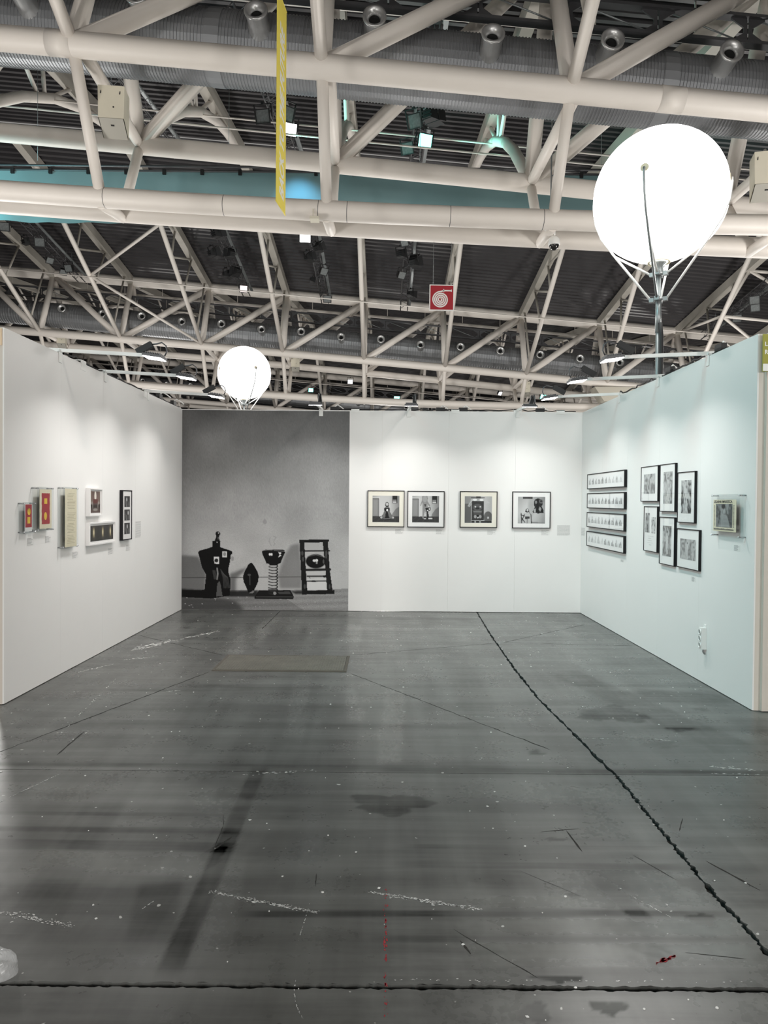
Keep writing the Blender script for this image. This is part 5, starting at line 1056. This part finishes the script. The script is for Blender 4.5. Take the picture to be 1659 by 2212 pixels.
obj('title_lettering', xform(tm, Matrix(((k, 0, 0, -0.235), (0, 0, -1, -0.0456), (0, 0.62, 0, 0.109), (0, 0, 0, 1)))), M['inkdark'], c)
mb = MB()
for i in range(22): mb.b2((-0.232 + i * 0.0165, -0.0457, -0.124), (-0.232 + i * 0.0165 + 0.011, -0.0449, -0.124 + random.uniform(0.010, 0.016)))
for i in range(17):
    for x in (-0.228, 0.122): mb.b2((x, -0.0457, -0.096 + i * 0.0112), (x + 0.012, -0.0449, -0.096 + i * 0.0112 + 0.007))
obj('border_lettering', mb, M['inkdark'], c)

# captions and wall texts
def caption(wall, u, z, w, h, n, label, name='wall_caption', dense=False):
    loc, rz = {'back': ((u, YB, z), 0.0), 'left': ((XL, u, z), PI / 2), 'right': ((XR, u, z), -PI / 2)}[wall]
    r = thing(name, label, 'label', loc, (0, 0, rz), 'printed captions on the walls')
    obj('card', MB().b2((-w / 2, -0.0012, -h / 2), (w / 2, -0.0002, h / 2)), M['label'], r); mb = MB()
    for i in range(n):
        z0 = h / 2 - (i + 0.7) * h / (n + 0.4); e = w * (0.46 if dense else random.choice((0.1, 0.2, 0.3, 0.42))) * (1 if i != n - 1 else 0.8)
        x = -w / 2 * 0.94
        while x < e: q = random.uniform(0.006, 0.02); mb.b2((x, -0.0017, z0 - 0.0016), (min(x + q, e), -0.0012, z0 + 0.0018)); x += q + 0.003
    obj('text_lines', mb, M['ink'], r); return r
caption('left', 6.147, 1.278, 0.125, 0.068, 6, 'small printed caption under the nearest acrylic case, left wall'); caption('left', 6.468, 1.282, 0.115, 0.062, 6, 'small printed caption under the second acrylic case, left wall')
caption('left', 7.042, 1.10, 0.14, 0.068, 6, 'small printed caption under the third acrylic case, left wall'); caption('left', 7.957, 1.073, 0.16, 0.072, 6, 'small printed caption under the wide white frame, left wall')
caption('left', 8.495, 1.075, 0.15, 0.072, 6, 'small printed caption under the tall black frame, left wall'); caption('left', 8.84, 1.278, 0.20, 0.205, 16, 'printed text sheet right of the tall black frame, left wall', 'wall_text', True)
for x, wd in ((0.231, 'first'), (0.84, 'second'), (1.607, 'third'), (2.414, 'fourth')): caption('back', x, 1.199, 0.125, 0.076, 6, 'small printed caption under the %s square frame, back wall' % wd)
caption('back', 2.685, 1.237, 0.20, 0.158, 14, 'wider printed text sheet at right end of back wall', 'wall_text', True)
caption('right', 10.65, 1.224, 0.19, 0.122, 10, 'printed text sheet on right wall in the back corner', 'wall_text', True); caption('right', 8.88, 0.938, 0.13, 0.032, 4, 'small printed caption under the strip frames, right wall')
caption('right', 6.838, 0.932, 0.085, 0.048, 6, 'small printed caption under the frame cluster, right wall'); caption('right', 6.006, 1.282, 0.10, 0.05, 6, 'small printed caption under the acrylic case, right wall')

# socket strip on the right wall
t = thing('socket_strip', 'white three-way power socket strip mounted low on right wall', 'socket', (XR, 6.57, 0.42), (0, 0, -PI / 2))
obj('body', MB().b2((-0.032, -0.05, -0.098), (0.032, -0.001, 0.098)), M['white'], t)
for z in (-0.06, 0.0, 0.06):
    s = obj('socket', MB().lathe([(0.026, -0.051), (0.026, -0.058), (0.022, -0.058), (0.021, -0.048)], n=20, axis='Y'), M['white'], t, (0, 0, z))
    obj('socket_well', MB().lathe([(0.0, -0.0515), (0.021, -0.0515), (0.021, -0.05)], n=20, axis='Y'), mat('grey_socket_well', (0.33, 0.34, 0.33), 0.6), s)
obj('cable', MB().tube([(0.0, -0.02, -0.098), (0.0, -0.02, -0.125), (0.0, -0.008, -0.14), (0.0, 0.0, -0.145)], 0.007, 8), M['grey'], t); obj('mounting_tab', MB().b2((-0.02, -0.008, 0.098), (0.02, -0.001, 0.125)), M['white'], t)

# booth sign on the front return at the right edge
t = thing('booth_sign', 'olive sign board with white lettering at top of the right front wall', 'sign', (XR + 0.020, 5.69, 2.82))
obj('board', MB().b2((0, -0.012, -0.125), (1.0, 0.0, 0.168)), M['signolive'], t)
obj('white_strip', MB().b2((0.0, -0.014, -0.121), (1.0, -0.012, -0.065)), M['white'], t)
for s_, z in (('LILI', 0.075), ('ROL', 0.012)):
    obj('lettering', xform(text_mb(s_, 0.046, offset=0.0012), Matrix(((1, 0, 0, 0.012), (0, 0, -1, -0.0128), (0, 1, 0, z), (0, 0, 0, 1)))), M['white'], t)

# crumpled plastic bag at the lower left
bg_ = MB(); nU, nV = 40, 22; vs = []
rg = np.random.default_rng(5); ph = rg.uniform(0, 6.28, (8, 3)); fq = rg.integers(1, 4, (8, 2))
for j in range(nV):
    v = j / (nV - 1)
    for i in range(nU):
        u = 2 * PI * i / nU; el = v * PI / 2 * 0.999
        cr = sum(0.042 * abs(math.sin(fq[k][0] * u + fq[k][1] * 2.2 * v + ph[k][0])) for k in range(8)) - 0.13
        r = 0.085 * (1 + cr); vs.append((r * math.cos(u) * math.cos(el) ** 0.6, 0.75 * r * math.sin(u) * math.cos(el) ** 0.6, max(0.002, 0.066 * (1 + cr * 1.2) * math.sin(el))))
bg_.add(vs, [(j * nU + i, j * nU + (i + 1) % nU, (j + 1) * nU + (i + 1) % nU, (j + 1) * nU + i) for j in range(nV - 1) for i in range(nU)], False)
tag(obj('plastic_bag', bg_, M['bag'], None, (-1.352, 2.475, 0)), 'crumpled translucent plastic bag on the floor at the lower left edge', 'bag')
